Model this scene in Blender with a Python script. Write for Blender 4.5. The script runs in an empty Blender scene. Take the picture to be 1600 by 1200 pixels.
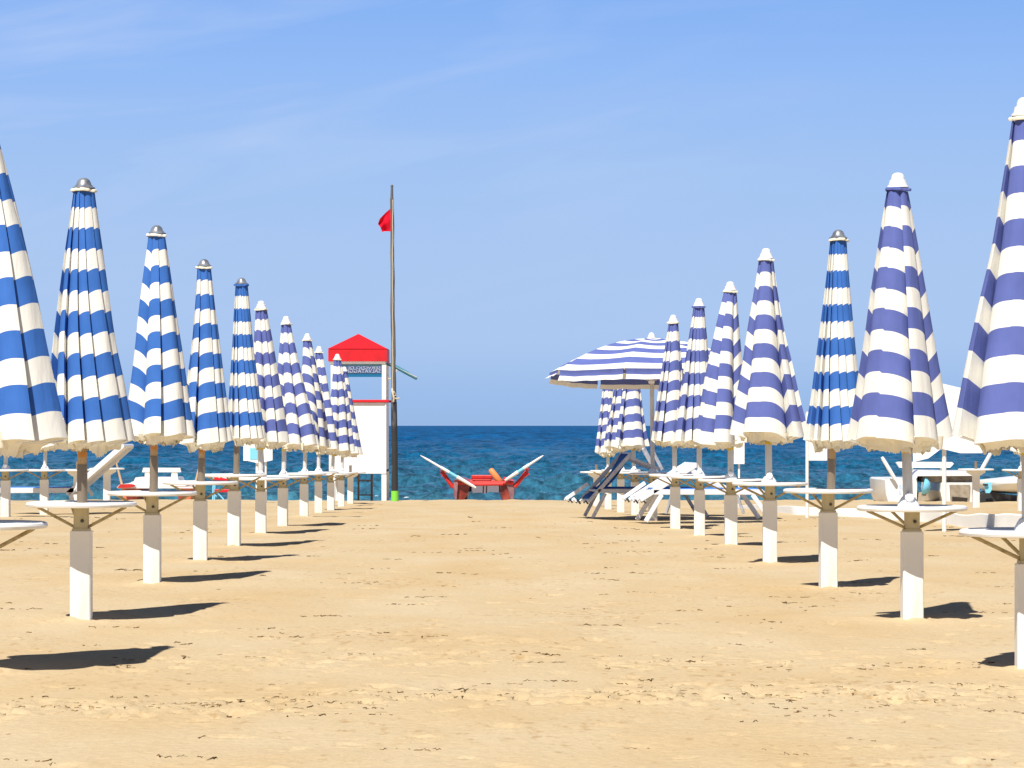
import bpy, math, random
import numpy as np
from mathutils import Vector, Matrix
R = math.radians
scene = bpy.context.scene
C = scene.collection

# ------------------------------------------------------------------ camera, sky, sun, exposure
U = 2.45 / 692.0            # metres per photo pixel at depth unit 1
D1 = 15.58                  # metres per depth unit
F = 4400.0                  # focal length in photo pixels (1600 wide)
H = 1.08                    # camera height
cam = bpy.data.cameras.new('camera')
camo = bpy.data.objects.new('camera', cam); C.objects.link(camo)
camo.location = (0, 0, H); camo.rotation_euler = (R(90), 0, 0)
cam.sensor_width = 36; cam.lens = 36 * F / 1600; cam.shift_y = 65 / 1600
cam.clip_start = 0.1; cam.clip_end = 80000
scene.camera = camo
scene.render.resolution_x = 1024; scene.render.resolution_y = 768
scene.view_settings.view_transform = 'Standard'
scene.view_settings.look = 'None'
scene.view_settings.exposure = 0.35
scene.view_settings.gamma = 1

travel = Vector((.60, 1.58, -2.45)).normalized()
sun = bpy.data.lights.new('sun', 'SUN'); sun.energy = 4.9; sun.angle = R(.53); sun.color = (1, .965, .90)
suno = bpy.data.objects.new('sun', sun); C.objects.link(suno)
suno.rotation_euler = travel.to_track_quat('-Z', 'Y').to_euler(); suno.location = (-10, -20, 40)

world = bpy.data.worlds.new('World'); scene.world = world; world.use_nodes = True
nt = world.node_tree; nt.nodes.clear()
def N(nt, t, **kw):
    n = nt.nodes.new(t)
    for k, v in kw.items(): setattr(n, k, v)
    return n
wo = N(nt, 'ShaderNodeOutputWorld'); bg = N(nt, 'ShaderNodeBackground'); bg.inputs[1].default_value = .87
sky = N(nt, 'ShaderNodeTexSky', sky_type='NISHITA', sun_disc=False)
sky.sun_elevation = math.asin(-travel.z); sky.sun_rotation = math.atan2(-travel.x, -travel.y)
sky.dust_density = .3; sky.ozone_density = 3
scl = N(nt, 'ShaderNodeMixRGB', blend_type='MULTIPLY'); scl.inputs[0].default_value = 1
scl.inputs[2].default_value = (.07, .07, .07, 1); nt.links.new(sky.outputs[0], scl.inputs[1])
tc = N(nt, 'ShaderNodeTexCoord'); sp = N(nt, 'ShaderNodeSeparateXYZ'); nt.links.new(tc.outputs['Generated'], sp.inputs[0])
ramp = N(nt, 'ShaderNodeValToRGB'); nt.links.new(sp.outputs[2], ramp.inputs[0])
cr = ramp.color_ramp
def lin(r, g, b):
    f = lambda c: (c / 255 / 12.92) if c / 255 <= .04045 else ((c / 255 + .055) / 1.055) ** 2.4
    return (f(r), f(g), f(b), 1)
stops = [(0.0, lin(146, 177, 221)), (.010, lin(148, 181, 225)), (.03, lin(163, 191, 231)), (.06, lin(163, 191, 232)),
         (.09, lin(156, 188, 233)), (.125, lin(142, 180, 236)), (.155, lin(126, 170, 234)), (.30, lin(70, 94, 136)), (1.0, lin(40, 48, 68))]
cr.elements[0].position = 0; cr.elements[0].color = stops[0][1]
cr.elements[1].position = 1; cr.elements[1].color = stops[-1][1]
for p, c in stops[1:-1]:
    e = cr.elements.new(p); e.color = c
mx = N(nt, 'ShaderNodeMixRGB'); mx.inputs[0].default_value = .97
nt.links.new(scl.outputs[0], mx.inputs[1]); nt.links.new(ramp.outputs[0], mx.inputs[2])
# thin cirrus streaks
mp0 = N(nt, 'ShaderNodeMapping'); mp0.inputs['Rotation'].default_value = (0, R(9), 0); nt.links.new(tc.outputs['Generated'], mp0.inputs[0])
mp = N(nt, 'ShaderNodeMapping'); mp.inputs['Scale'].default_value = (6, 6, 36)
nt.links.new(mp0.outputs[0], mp.inputs[0])
no = N(nt, 'ShaderNodeTexNoise'); no.inputs['Scale'].default_value = 1.5; no.inputs['Detail'].default_value = 7; no.inputs['Distortion'].default_value = .6
nt.links.new(mp.outputs[0], no.inputs[0])
mr = N(nt, 'ShaderNodeMapRange'); mr.inputs[1].default_value = .47; mr.inputs[2].default_value = .80; mr.inputs[3].default_value = 0; mr.inputs[4].default_value = .34
nt.links.new(no.outputs[0], mr.inputs[0])
zr = N(nt, 'ShaderNodeMapRange'); zr.inputs[1].default_value = .02; zr.inputs[2].default_value = .10; nt.links.new(sp.outputs[2], zr.inputs[0])
xr = N(nt, 'ShaderNodeMapRange'); xr.inputs[1].default_value = .16; xr.inputs[2].default_value = -.10; nt.links.new(sp.outputs[0], xr.inputs[0])
m1 = N(nt, 'ShaderNodeMath', operation='MULTIPLY'); nt.links.new(mr.outputs[0], m1.inputs[0]); nt.links.new(zr.outputs[0], m1.inputs[1])
m2 = N(nt, 'ShaderNodeMath', operation='MULTIPLY'); nt.links.new(m1.outputs[0], m2.inputs[0]); nt.links.new(xr.outputs[0], m2.inputs[1])
mx2 = N(nt, 'ShaderNodeMixRGB'); nt.links.new(m2.outputs[0], mx2.inputs[0]); nt.links.new(mx.outputs[0], mx2.inputs[1])
mx2.inputs[2].default_value = lin(205, 215, 240)
nt.links.new(mx2.outputs[0], bg.inputs[0]); nt.links.new(bg.outputs[0], wo.inputs[0])

# ------------------------------------------------------------------ helpers
def P(px, py, d, dy=0.0, dx=0.0):
    return Vector(((px - 800) * d * U + dx, d * D1 + dy, H - (py - 665) * d * U))

def tag(o, label=None, cat=None, group=None, kind=None):
    if label: o['label'] = label
    if cat: o['category'] = cat
    if group: o['group'] = group
    if kind: o['kind'] = kind
    return o

def empty(name, loc, label=None, cat=None, group=None):
    o = bpy.data.objects.new(name, None); C.objects.link(o); o.location = loc
    o.empty_display_size = .1
    bpy.context.view_layer.update()
    return tag(o, label, cat, group)

class MB:
    def __init__(s): s.v = []; s.f = []; s.uv = None
    def add(s, vs, fs):
        n = len(s.v); s.v += [Vector(v) for v in vs]; s.f += [tuple(i + n for i in f) for f in fs]; return s
    def box(s, c, size, rot=None, bev=0.0):
        hx, hy, hz = [a / 2 for a in size]
        M = rot.to_3x3() if rot is not None else Matrix.Identity(3)
        b = bev
        if b <= 0:
            vs = [M @ Vector((x, y, z)) + Vector(c) for x in (-hx, hx) for y in (-hy, hy) for z in (-hz, hz)]
            return s.add(vs, [(0, 1, 3, 2), (4, 6, 7, 5), (0, 4, 5, 1), (2, 3, 7, 6), (0, 2, 6, 4), (1, 5, 7, 3)])
        # vertical-edge chamfered box with chamfered top and bottom
        def ring(ix, iy, z):
            return [(-ix, -iy + b, z), (-ix + b, -iy, z), (ix - b, -iy, z), (ix, -iy + b, z), (ix, iy - b, z), (ix - b, iy, z), (-ix + b, iy, z), (-ix, iy - b, z)]
        rs = [ring(hx - b * .7, hy - b * .7, -hz), ring(hx, hy, -hz + b), ring(hx, hy, hz - b), ring(hx - b * .7, hy - b * .7, hz)]
        vs = [M @ Vector(p) + Vector(c) for r in rs for p in r]
        fs = []
        for k in range(3):
            for i in range(8):
                j = (i + 1) % 8; fs.append((k * 8 + i, k * 8 + j, k * 8 + 8 + j, k * 8 + 8 + i))
        fs.append(tuple(range(7, -1, -1))); fs.append(tuple(range(24, 32)))
        return s.add(vs, fs)
    def tube(s, pts, r, n=10, cap=True):
        pts = [Vector(p) for p in pts]
        rr = r if isinstance(r, (list, tuple)) else [r] * len(pts)
        vs = []; fs = []; prev = None
        for i, p in enumerate(pts):
            t = (pts[min(i + 1, len(pts) - 1)] - pts[max(i - 1, 0)]).normalized()
            a = prev if prev is not None else (Vector((0, 0, 1)) if abs(t.z) < .9 else Vector((1, 0, 0)))
            x = (a - t * a.dot(t)).normalized(); y = t.cross(x); prev = x
            for k in range(n):
                an = 2 * math.pi * k / n
                vs.append(p + (x * math.cos(an) + y * math.sin(an)) * rr[i])
        for i in range(len(pts) - 1):
            for k in range(n):
                k2 = (k + 1) % n
                fs.append((i * n + k, i * n + k2, i * n + n + k2, i * n + n + k))
        if cap:
            fs.append(tuple(range(n - 1, -1, -1))); fs.append(tuple((len(pts) - 1) * n + k for k in range(n)))
        return s.add(vs, fs)
    def bar(s, a, b, w, t, up=Vector((0, 1, 0))):
        """flat bar from a to b, width w along 'up' side, thickness t"""
        a = Vector(a); b = Vector(b); d = (b - a); L = d.length; d.normalize()
        x = (up - d * up.dot(d)).normalized(); y = d.cross(x)
        M = Matrix((x, y, d)).transposed()
        return s.box((a + b) / 2, (w, t, L), M.to_4x4(), min(w, t) * .18)
    def lathe(s, prof, c, n=24, axis=None):
        M = Matrix.Identity(3)
        if axis is not None: M = Vector(axis).to_track_quat('Z', 'Y').to_matrix()
        vs = []; fs = []
        for (r, z) in prof:
            for k in range(n):
                an = 2 * math.pi * k / n
                vs.append(M @ Vector((r * math.cos(an), r * math.sin(an), z)) + Vector(c))
        for i in range(len(prof) - 1):
            for k in range(n):
                k2 = (k + 1) % n
                fs.append((i * n + k, i * n + k2, i * n + n + k2, i * n + n + k))
        fs.append(tuple(range(n - 1, -1, -1))); fs.append(tuple((len(prof) - 1) * n + k for k in range(n)))
        return s.add(vs, fs)
    def prism(s, poly, a, b):
        """poly: list of Vectors (front outline); extruded by vector from offset a to b"""
        n = len(poly); vs = [Vector(p) + Vector(a) for p in poly] + [Vector(p) + Vector(b) for p in poly]
        fs = [tuple(range(n)), tuple(range(2 * n - 1, n - 1, -1))]
        for i in range(n): j = (i + 1) % n; fs.append((i, i + n, j + n, j))
        return s.add(vs, fs)
    def build(s, name, mat, parent=None, smooth=None):
        me = bpy.data.meshes.new(name)
        off = Vector((0, 0, 0)); vs = s.v
        if parent is not None:
            inv = parent.matrix_world.inverted(); vs = [inv @ v for v in vs]
        else:
            off = sum(vs, Vector()) / len(vs); off.z = min(v.z for v in vs); vs = [v - off for v in vs]
        me.from_pydata([tuple(v) for v in vs], [], s.f); me.materials.append(mat)
        import bmesh
        bm = bmesh.new(); bm.from_mesh(me); bmesh.ops.recalc_face_normals(bm, faces=bm.faces); bm.to_mesh(me); bm.free()
        if smooth is not None:
            me.polygons.foreach_set('use_smooth', [True] * len(me.polygons)); me.set_sharp_from_angle(angle=R(smooth))
        o = bpy.data.objects.new(name, me); C.objects.link(o)
        if parent is not None: o.parent = parent
        else: o.location = off
        bpy.context.view_layer.update()
        return o

def grid_mesh(name, X, Y, Z, mat, parent=None, uv=None, wrap=False, smooth=None):
    ny, nx = X.shape
    co = np.stack([X, Y, Z], -1).reshape(-1, 3)
    if parent is not None: co = co - np.array(parent.matrix_world.translation)
    a = np.arange(ny * nx).reshape(ny, nx)
    if wrap: a = np.concatenate([a, a[:, :1]], 1)
    q = np.stack([a[:-1, :-1], a[:-1, 1:], a[1:, 1:], a[1:, :-1]], -1).reshape(-1, 4)
    me = bpy.data.meshes.new(name)
    me.vertices.add(len(co)); me.vertices.foreach_set('co', co.astype(np.float32).ravel())
    me.loops.add(q.size); me.loops.foreach_set('vertex_index', q.astype(np.int32).ravel())
    me.polygons.add(len(q)); me.polygons.foreach_set('loop_start', np.arange(0, q.size, 4, dtype=np.int32))
    me.update(calc_edges=True); me.validate()
    if uv is not None:
        l = me.uv_layers.new(name='UVMap')
        l.data.foreach_set('uv', np.stack([uv[0].reshape(-1)[q.ravel()], uv[1].reshape(-1)[q.ravel()]], -1).astype(np.float32).ravel())
    me.polygons.foreach_set('use_smooth', np.ones(len(q), dtype=bool))
    if smooth is not None: me.set_sharp_from_angle(angle=R(smooth))
    me.materials.append(mat)
    o = bpy.data.objects.new(name, me); C.objects.link(o)
    if parent is not None: o.parent = parent
    return o

def vnoise(x, y, seed=0):
    xi = np.floor(x).astype(np.int64); yi = np.floor(y).astype(np.int64); fx = x - xi; fy = y - yi
    fx = fx * fx * (3 - 2 * fx); fy = fy * fy * (3 - 2 * fy)
    def h(a, b):
        n = (a * 374761393 + b * 668265263 + seed * 1442695041) & 0x7fffffff
        n = ((n ^ (n >> 13)) * 1274126177) & 0x7fffffff
        return ((n ^ (n >> 16)) & 0xffff) / 65535.0 * 2 - 1
    return (h(xi, yi) * (1 - fx) + h(xi + 1, yi) * fx) * (1 - fy) + (h(xi, yi + 1) * (1 - fx) + h(xi + 1, yi + 1) * fx) * fy

# ------------------------------------------------------------------ materials
def material(name, base, rough=.6, spec=.5, metal=0.0, noise=None, bump=None, translucent=0.0, coat=0.0):
    m = bpy.data.materials.new(name); m.use_nodes = True; t = m.node_tree; b = t.nodes['Principled BSDF']
    b.inputs['Base Color'].default_value = (*base[:3], 1); b.inputs['Roughness'].default_value = rough
    b.inputs['Specular IOR Level'].default_value = spec; b.inputs['Metallic'].default_value = metal
    b.inputs['Coat Weight'].default_value = coat
    tcn = N(t, 'ShaderNodeTexCoord')
    if noise:      # (scale, detail, colour2, lo, hi, stretch)
        sc, det, c2, lo, hi, st = noise
        mpn = N(t, 'ShaderNodeMapping'); mpn.inputs['Scale'].default_value = st
        t.links.new(tcn.outputs['Object'], mpn.inputs[0])
        nn = N(t, 'ShaderNodeTexNoise'); nn.inputs['Scale'].default_value = sc; nn.inputs['Detail'].default_value = det
        t.links.new(mpn.outputs[0], nn.inputs[0])
        mrn = N(t, 'ShaderNodeMapRange'); mrn.inputs[1].default_value = lo; mrn.inputs[2].default_value = hi
        t.links.new(nn.outputs[0], mrn.inputs[0])
        mxn = N(t, 'ShaderNodeMixRGB'); mxn.inputs[1].default_value = (*base[:3], 1); mxn.inputs[2].default_value = (*c2[:3], 1)
        t.links.new(mrn.outputs[0], mxn.inputs[0]); t.links.new(mxn.outputs[0], b.inputs['Base Color'])
    if bump:       # (scale, strength, distance)
        nn = N(t, 'ShaderNodeTexNoise'); nn.inputs['Scale'].default_value = bump[0]; nn.inputs['Detail'].default_value = 5
        t.links.new(tcn.outputs['Object'], nn.inputs[0])
        bn = N(t, 'ShaderNodeBump'); bn.inputs['Strength'].default_value = bump[1]; bn.inputs['Distance'].default_value = bump[2]
        t.links.new(nn.outputs[0], bn.inputs['Height']); t.links.new(bn.outputs[0], b.inputs['Normal'])
    return m

def cloth(name, blue, white):
    """striped sunshade cloth; bands follow the cloth's own length (UV v)"""
    m = bpy.data.materials.new(name); m.use_nodes = True; t = m.node_tree; b = t.nodes['Principled BSDF']
    b.inputs['Roughness'].default_value = .85; b.inputs['Specular IOR Level'].default_value = .15
    uv = N(t, 'ShaderNodeUVMap'); s = N(t, 'ShaderNodeSeparateXYZ'); t.links.new(uv.outputs[0], s.inputs[0])
    fr = N(t, 'ShaderNodeMath', operation='MULTIPLY_ADD'); fr.inputs[1].default_value = 5.87; fr.inputs[2].default_value = .10
    t.links.new(s.outputs[1], fr.inputs[0])
    f2 = N(t, 'ShaderNodeMath', operation='FRACT'); t.links.new(fr.outputs[0], f2.inputs[0])
    lt = N(t, 'ShaderNodeMath', operation='LESS_THAN'); lt.inputs[1].default_value = .515; t.links.new(f2.outputs[0], lt.inputs[0])
    # faded patches
    tcn = N(t, 'ShaderNodeTexCoord')
    nn = N(t, 'ShaderNodeTexNoise'); nn.inputs['Scale'].default_value = 7; nn.inputs['Detail'].default_value = 4; t.links.new(tcn.outputs['Object'], nn.inputs[0])
    mb = N(t, 'ShaderNodeMixRGB'); mb.inputs[1].default_value = (*blue, 1); mb.inputs[2].default_value = (*[min(1, c * 1.35 + .015) for c in blue], 1)
    t.links.new(nn.outputs[0], mb.inputs[0])
    mw = N(t, 'ShaderNodeMixRGB'); mw.inputs[1].default_value = (*white, 1); mw.inputs[2].default_value = (white[0] * .95, white[1] * .93, white[2] * .88, 1)
    t.links.new(nn.outputs[0], mw.inputs[0])
    mxx = N(t, 'ShaderNodeMixRGB'); t.links.new(lt.outputs[0], mxx.inputs[0]); t.links.new(mw.outputs[0], mxx.inputs[1]); t.links.new(mb.outputs[0], mxx.inputs[2])
    t.links.new(mxx.outputs[0], b.inputs['Base Color'])
    # fine creases
    n3 = N(t, 'ShaderNodeTexNoise'); n3.inputs['Scale'].default_value = 11; n3.inputs['Detail'].default_value = 2.5
    mpp = N(t, 'ShaderNodeMapping'); mpp.inputs['Scale'].default_value = (2.2, 2.2, .30); t.links.new(tcn.outputs['Object'], mpp.inputs[0]); t.links.new(mpp.outputs[0], n3.inputs[0])
    bn = N(t, 'ShaderNodeBump'); bn.inputs['Strength'].default_value = .5; bn.inputs['Distance'].default_value = .012
    t.links.new(n3.outputs[0], bn.inputs['Height']); t.links.new(bn.outputs[0], b.inputs['Normal'])
    tr = N(t, 'ShaderNodeBsdfTranslucent'); t.links.new(mxx.outputs[0], tr.inputs[0])
    ms = N(t, 'ShaderNodeMixShader'); ms.inputs[0].default_value = .10
    t.links.new(b.outputs[0], ms.inputs[1]); t.links.new(tr.outputs[0], ms.inputs[2])
    t.links.new(ms.outputs[0], t.nodes['Material Output'].inputs[0])
    return m

WHITE = (.80, .79, .75)
M = {
 'cloth_a': cloth('bright_blue_striped_cloth', (.036, .130, .42), (.88, .87, .82)),
 'cloth_b': cloth('violet_blue_striped_cloth', (.094, .122, .345), (.88, .87, .82)),
 'lining': material('cream_cloth_lining', (.80, .74, .58), .9, .1, bump=(30, .3, .01)),
 'post': material('white_painted_wood', (.82, .80, .74), .55, .3, noise=(8, 7, (.60, .55, .46), .54, .80, (1, 1, .22)), bump=(40, .15, .004)),
 'collar': material('khaki_socket_paint', (.52, .46, .30), .6, .3, noise=(14, 4, (.40, .34, .20), .4, .7, (1, 1, .3))),
 'table': material('white_table_plastic', (.82, .81, .78), .4, .4, noise=(6, 4, (.70, .67, .60), .5, .8, (1, 1, 1))),
 'strut': material('tan_strut_paint', (.42, .34, .18), .5, .4, noise=(30, 3, (.25, .18, .09), .5, .7, (1, 1, 1))),
 'wood': material('aged_pole_wood', (.55, .36, .17), .7, .2, noise=(16, 5, (.36, .22, .10), .4, .65, (1, 1, .1))),
 'dark_pole': material('weathered_brown_pole', (.20, .155, .11), .45, .4, noise=(12, 5, (.40, .36, .30), .45, .7, (1, 1, .15))),
 'grey_pole': material('pale_grey_pole', (.58, .56, .52), .45, .4, noise=(12, 4, (.42, .40, .37), .45, .7, (1, 1, .15))),
 'cap_grey': material('grey_metal_cap', (.34, .35, .38), .35, .5, .5, noise=(20, 3, (.20, .21, .24), .45, .6, (1, 1, 1))),
 'cap_white': material('white_plastic_cap', (.80, .80, .80), .35, .5),
 'sticker': material('orange_sticker', (.62, .25, .04), .5),
 'sticker_y': material('yellow_sticker', (.75, .52, .03), .5),
 'bolt': material('dark_bolt', (.08, .075, .07), .4, .5, .7),
 'red': material('red_paint', (.68, .012, .02), .45, .4, noise=(3, 4, (.50, .012, .018), .45, .7, (1, 1, 1))),
 'tower_white': material('tower_white_paint', (.80, .80, .79), .5, .3, noise=(2.5, 5, (.68, .68, .68), .5, .8, (1, 1, .4)), bump=(12, .15, .01)),
 'rust': material('rusty_brown_rail', (.22, .15, .11), .7, .2),
 'flag': material('red_flag_cloth', (.70, .008, .03), .8, .1),
 'mast': material('weathered_mast', (.115, .11, .11), .6, .3, noise=(5, 6, (.24, .225, .20), .48, .68, (2, 2, .12))),
 'black': material('black_tube', (.03, .03, .033), .5, .4, noise=(9, 4, (.12, .12, .12), .55, .7, (1, 1, .3))),
 'green': material('lime_green_paint', (.22, .62, .06), .5, .3),
 'rope': material('pale_rope', (.62, .54, .40), .8, .1),
 'boat_red': material('boat_red_paint', (.62, .03, .025), .4, .4, noise=(3, 4, (.42, .03, .02), .4, .7, (1, 1, 1))),
 'boat_brown': material('boat_hull_rust_red', (.17, .020, .014), .3, .5, noise=(3, 5, (.34, .06, .04), .45, .65, (1, 1, 1))),
 'boat_orange': material('boat_salmon_paint', (.75, .25, .13), .5, .3, noise=(4, 4, (.55, .14, .08), .4, .7, (1, 1, 1))),
 'orange': material('orange_float', (.85, .27, .09), .45, .3),
 'grey_cloth': material('grey_canvas', (.22, .20, .24), .8, .1, noise=(4, 3, (.20, .2, .24), .4, .6, (1, 1, 1))),
 'plate': material('faded_maroon_plate', (.24, .11, .13), .5, .3, noise=(5, 4, (.34, .2, .2), .4, .7, (1, 1, 1))),
 'oar': material('white_oar_paint', (.82, .81, .79), .4, .4, noise=(3, 3, (.70, .66, .58), .5, .8, (1, 1, 1))),
 'oar_wood': material('oar_bare_wood', (.56, .38, .24), .6, .3),
 'light_blue': material('light_blue_paint', (.22, .62, .85), .4, .4),
 'boat_white': material('boat_white_fibreglass', (.80, .79, .76), .3, .5, noise=(2, 4, (.66, .63, .58), .5, .8, (1, 1, 1))),
 'boat_pale': material('boat_blue_lettering', (.50, .60, .74), .5),
 'recess': material('weathered_beige_wood', (.40, .34, .26), .7, .2, noise=(7, 4, (.25, .2, .15), .4, .7, (1, 1, 1))),
 'dark': material('dark_trim_and_cavity_shade', (.05, .04, .035), .8, .1),
 'frame': material('sunbed_grey_aluminium', (.52, .53, .56), .4, .5, .25, noise=(12, 3, (.38, .38, .41), .45, .7, (1, 1, 1))),
 'frame_white': material('sunbed_white_aluminium', (.74, .75, .78), .35, .5),
 'navy': material('navy_sling', (.012, .06, .27), .8, .15, noise=(8, 3, (.02, .10, .36), .4, .6, (1, 1, 1))),
 'blue_sling': material('blue_sling', (.10, .25, .70), .8, .15),
 'fringe_dark': material('black_end_cap', (.03, .03, .035), .5),
 'sheet': material('white_canvas', (.87, .87, .84), .8, .1, noise=(1.2, 4, (.80, .80, .78), .45, .8, (1, 1, 1)), bump=(3, .25, .04)),
 'teal': material('teal_rolled_cloth', (.055, .22, .28), .7, .2),
 'specks': material('footprint_shade_and_twigs', (.12, .07, .025), .9, .05, noise=(5, 3, (.30, .20, .09), .4, .6, (1, 1, 1))),
 'foam': material('sea_foam', (.85, .88, .88), .7, .2),
 'cream': material('boat_cream_upholstery', (.80, .76, .64), .6, .3),
}
# translucent teal banner on the tower
def banner_mat(name, col, f):
    m = bpy.data.materials.new(name); m.use_nodes = True; t = m.node_tree; b = t.nodes['Principled BSDF']
    b.inputs['Base Color'].default_value = (*col, 1); b.inputs['Roughness'].default_value = .7
    tr = N(t, 'ShaderNodeBsdfTranslucent'); tr.inputs[0].default_value = (*col, 1)
    ms = N(t, 'ShaderNodeMixShader'); ms.inputs[0].default_value = f
    t.links.new(b.outputs[0], ms.inputs[1]); t.links.new(tr.outputs[0], ms.inputs[2]); t.links.new(ms.outputs[0], t.nodes['Material Output'].inputs[0])
    return m
M['ban_teal'] = banner_mat('banner_teal_cloth', (.01, .22, .46), .4)
M['ban_light'] = banner_mat('banner_pale_cloth', (.25, .52, .66), .4)
M['ban_dark'] = banner_mat('banner_slate_cloth', (.10, .16, .34), .3)
M['ban_text'] = banner_mat('banner_letters', (.62, .66, .80), .3)

# sand
def sand_material():
    m = bpy.data.materials.new('dry_beach_sand'); m.use_nodes = True; t = m.node_tree; b = t.nodes['Principled BSDF']
    b.inputs['Roughness'].default_value = .95; b.inputs['Specular IOR Level'].default_value = .1
    g = N(t, 'ShaderNodeNewGeometry')
    def noise(sc, det, st=(1, 1, 1)):
        mpn = N(t, 'ShaderNodeMapping'); mpn.inputs['Scale'].default_value = st; t.links.new(g.outputs['Position'], mpn.inputs[0])
        n = N(t, 'ShaderNodeTexNoise'); n.inputs['Scale'].default_value = sc; n.inputs['Detail'].default_value = det; n.inputs['Roughness'].default_value = .6
        t.links.new(mpn.outputs[0], n.inputs[0]); return n
    a = noise(.9, 5, (1, .45, 1)); 
    ra = N(t, 'ShaderNodeValToRGB'); t.links.new(a.outputs[0], ra.inputs[0])
    ra.color_ramp.elements[0].position = .30; ra.color_ramp.elements[0].color = (.53, .382, .203, 1)
    ra.color_ramp.elements[1].position = .66; ra.color_ramp.elements[1].color = (.572, .452, .288, 1)
    bn_ = noise(45, 4); rb = N(t, 'ShaderNodeMapRange'); rb.inputs[1].default_value = .30; rb.inputs[2].default_value = .75; rb.inputs[3].default_value = .88; rb.inputs[4].default_value = 1.06
    t.links.new(bn_.outputs[0], rb.inputs[0])
    mm = N(t, 'ShaderNodeMixRGB', blend_type='MULTIPLY'); mm.inputs[0].default_value = 1
    t.links.new(ra.outputs[0], mm.inputs[1]); t.links.new(rb.outputs[0], mm.inputs[2])
    # darker flecks: shade of scuffs and footprints painted into the sand colour
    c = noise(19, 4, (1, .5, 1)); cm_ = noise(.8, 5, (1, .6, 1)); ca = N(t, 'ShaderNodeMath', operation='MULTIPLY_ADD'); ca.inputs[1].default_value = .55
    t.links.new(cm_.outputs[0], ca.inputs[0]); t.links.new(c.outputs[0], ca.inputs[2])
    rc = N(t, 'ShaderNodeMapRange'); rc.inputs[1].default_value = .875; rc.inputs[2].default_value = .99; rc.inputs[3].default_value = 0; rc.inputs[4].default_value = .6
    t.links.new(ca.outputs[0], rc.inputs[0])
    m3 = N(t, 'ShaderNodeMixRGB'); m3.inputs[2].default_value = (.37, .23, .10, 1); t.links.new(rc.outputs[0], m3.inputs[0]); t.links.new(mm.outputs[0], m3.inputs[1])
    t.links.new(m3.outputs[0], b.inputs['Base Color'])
    b1 = N(t, 'ShaderNodeBump'); b1.inputs['Strength'].default_value = .55; b1.inputs['Distance'].default_value = .02
    n1 = noise(16, 6); t.links.new(n1.outputs[0], b1.inputs['Height'])
    b2 = N(t, 'ShaderNodeBump'); b2.inputs['Strength'].default_value = .4; b2.inputs['Distance'].default_value = .003
    n2 = noise(140, 3); t.links.new(n2.outputs[0], b2.inputs['Height']); t.links.new(b1.outputs[0], b2.inputs['Normal'])
    t.links.new(b2.outputs[0], b.inputs['Normal'])
    return m

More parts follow.
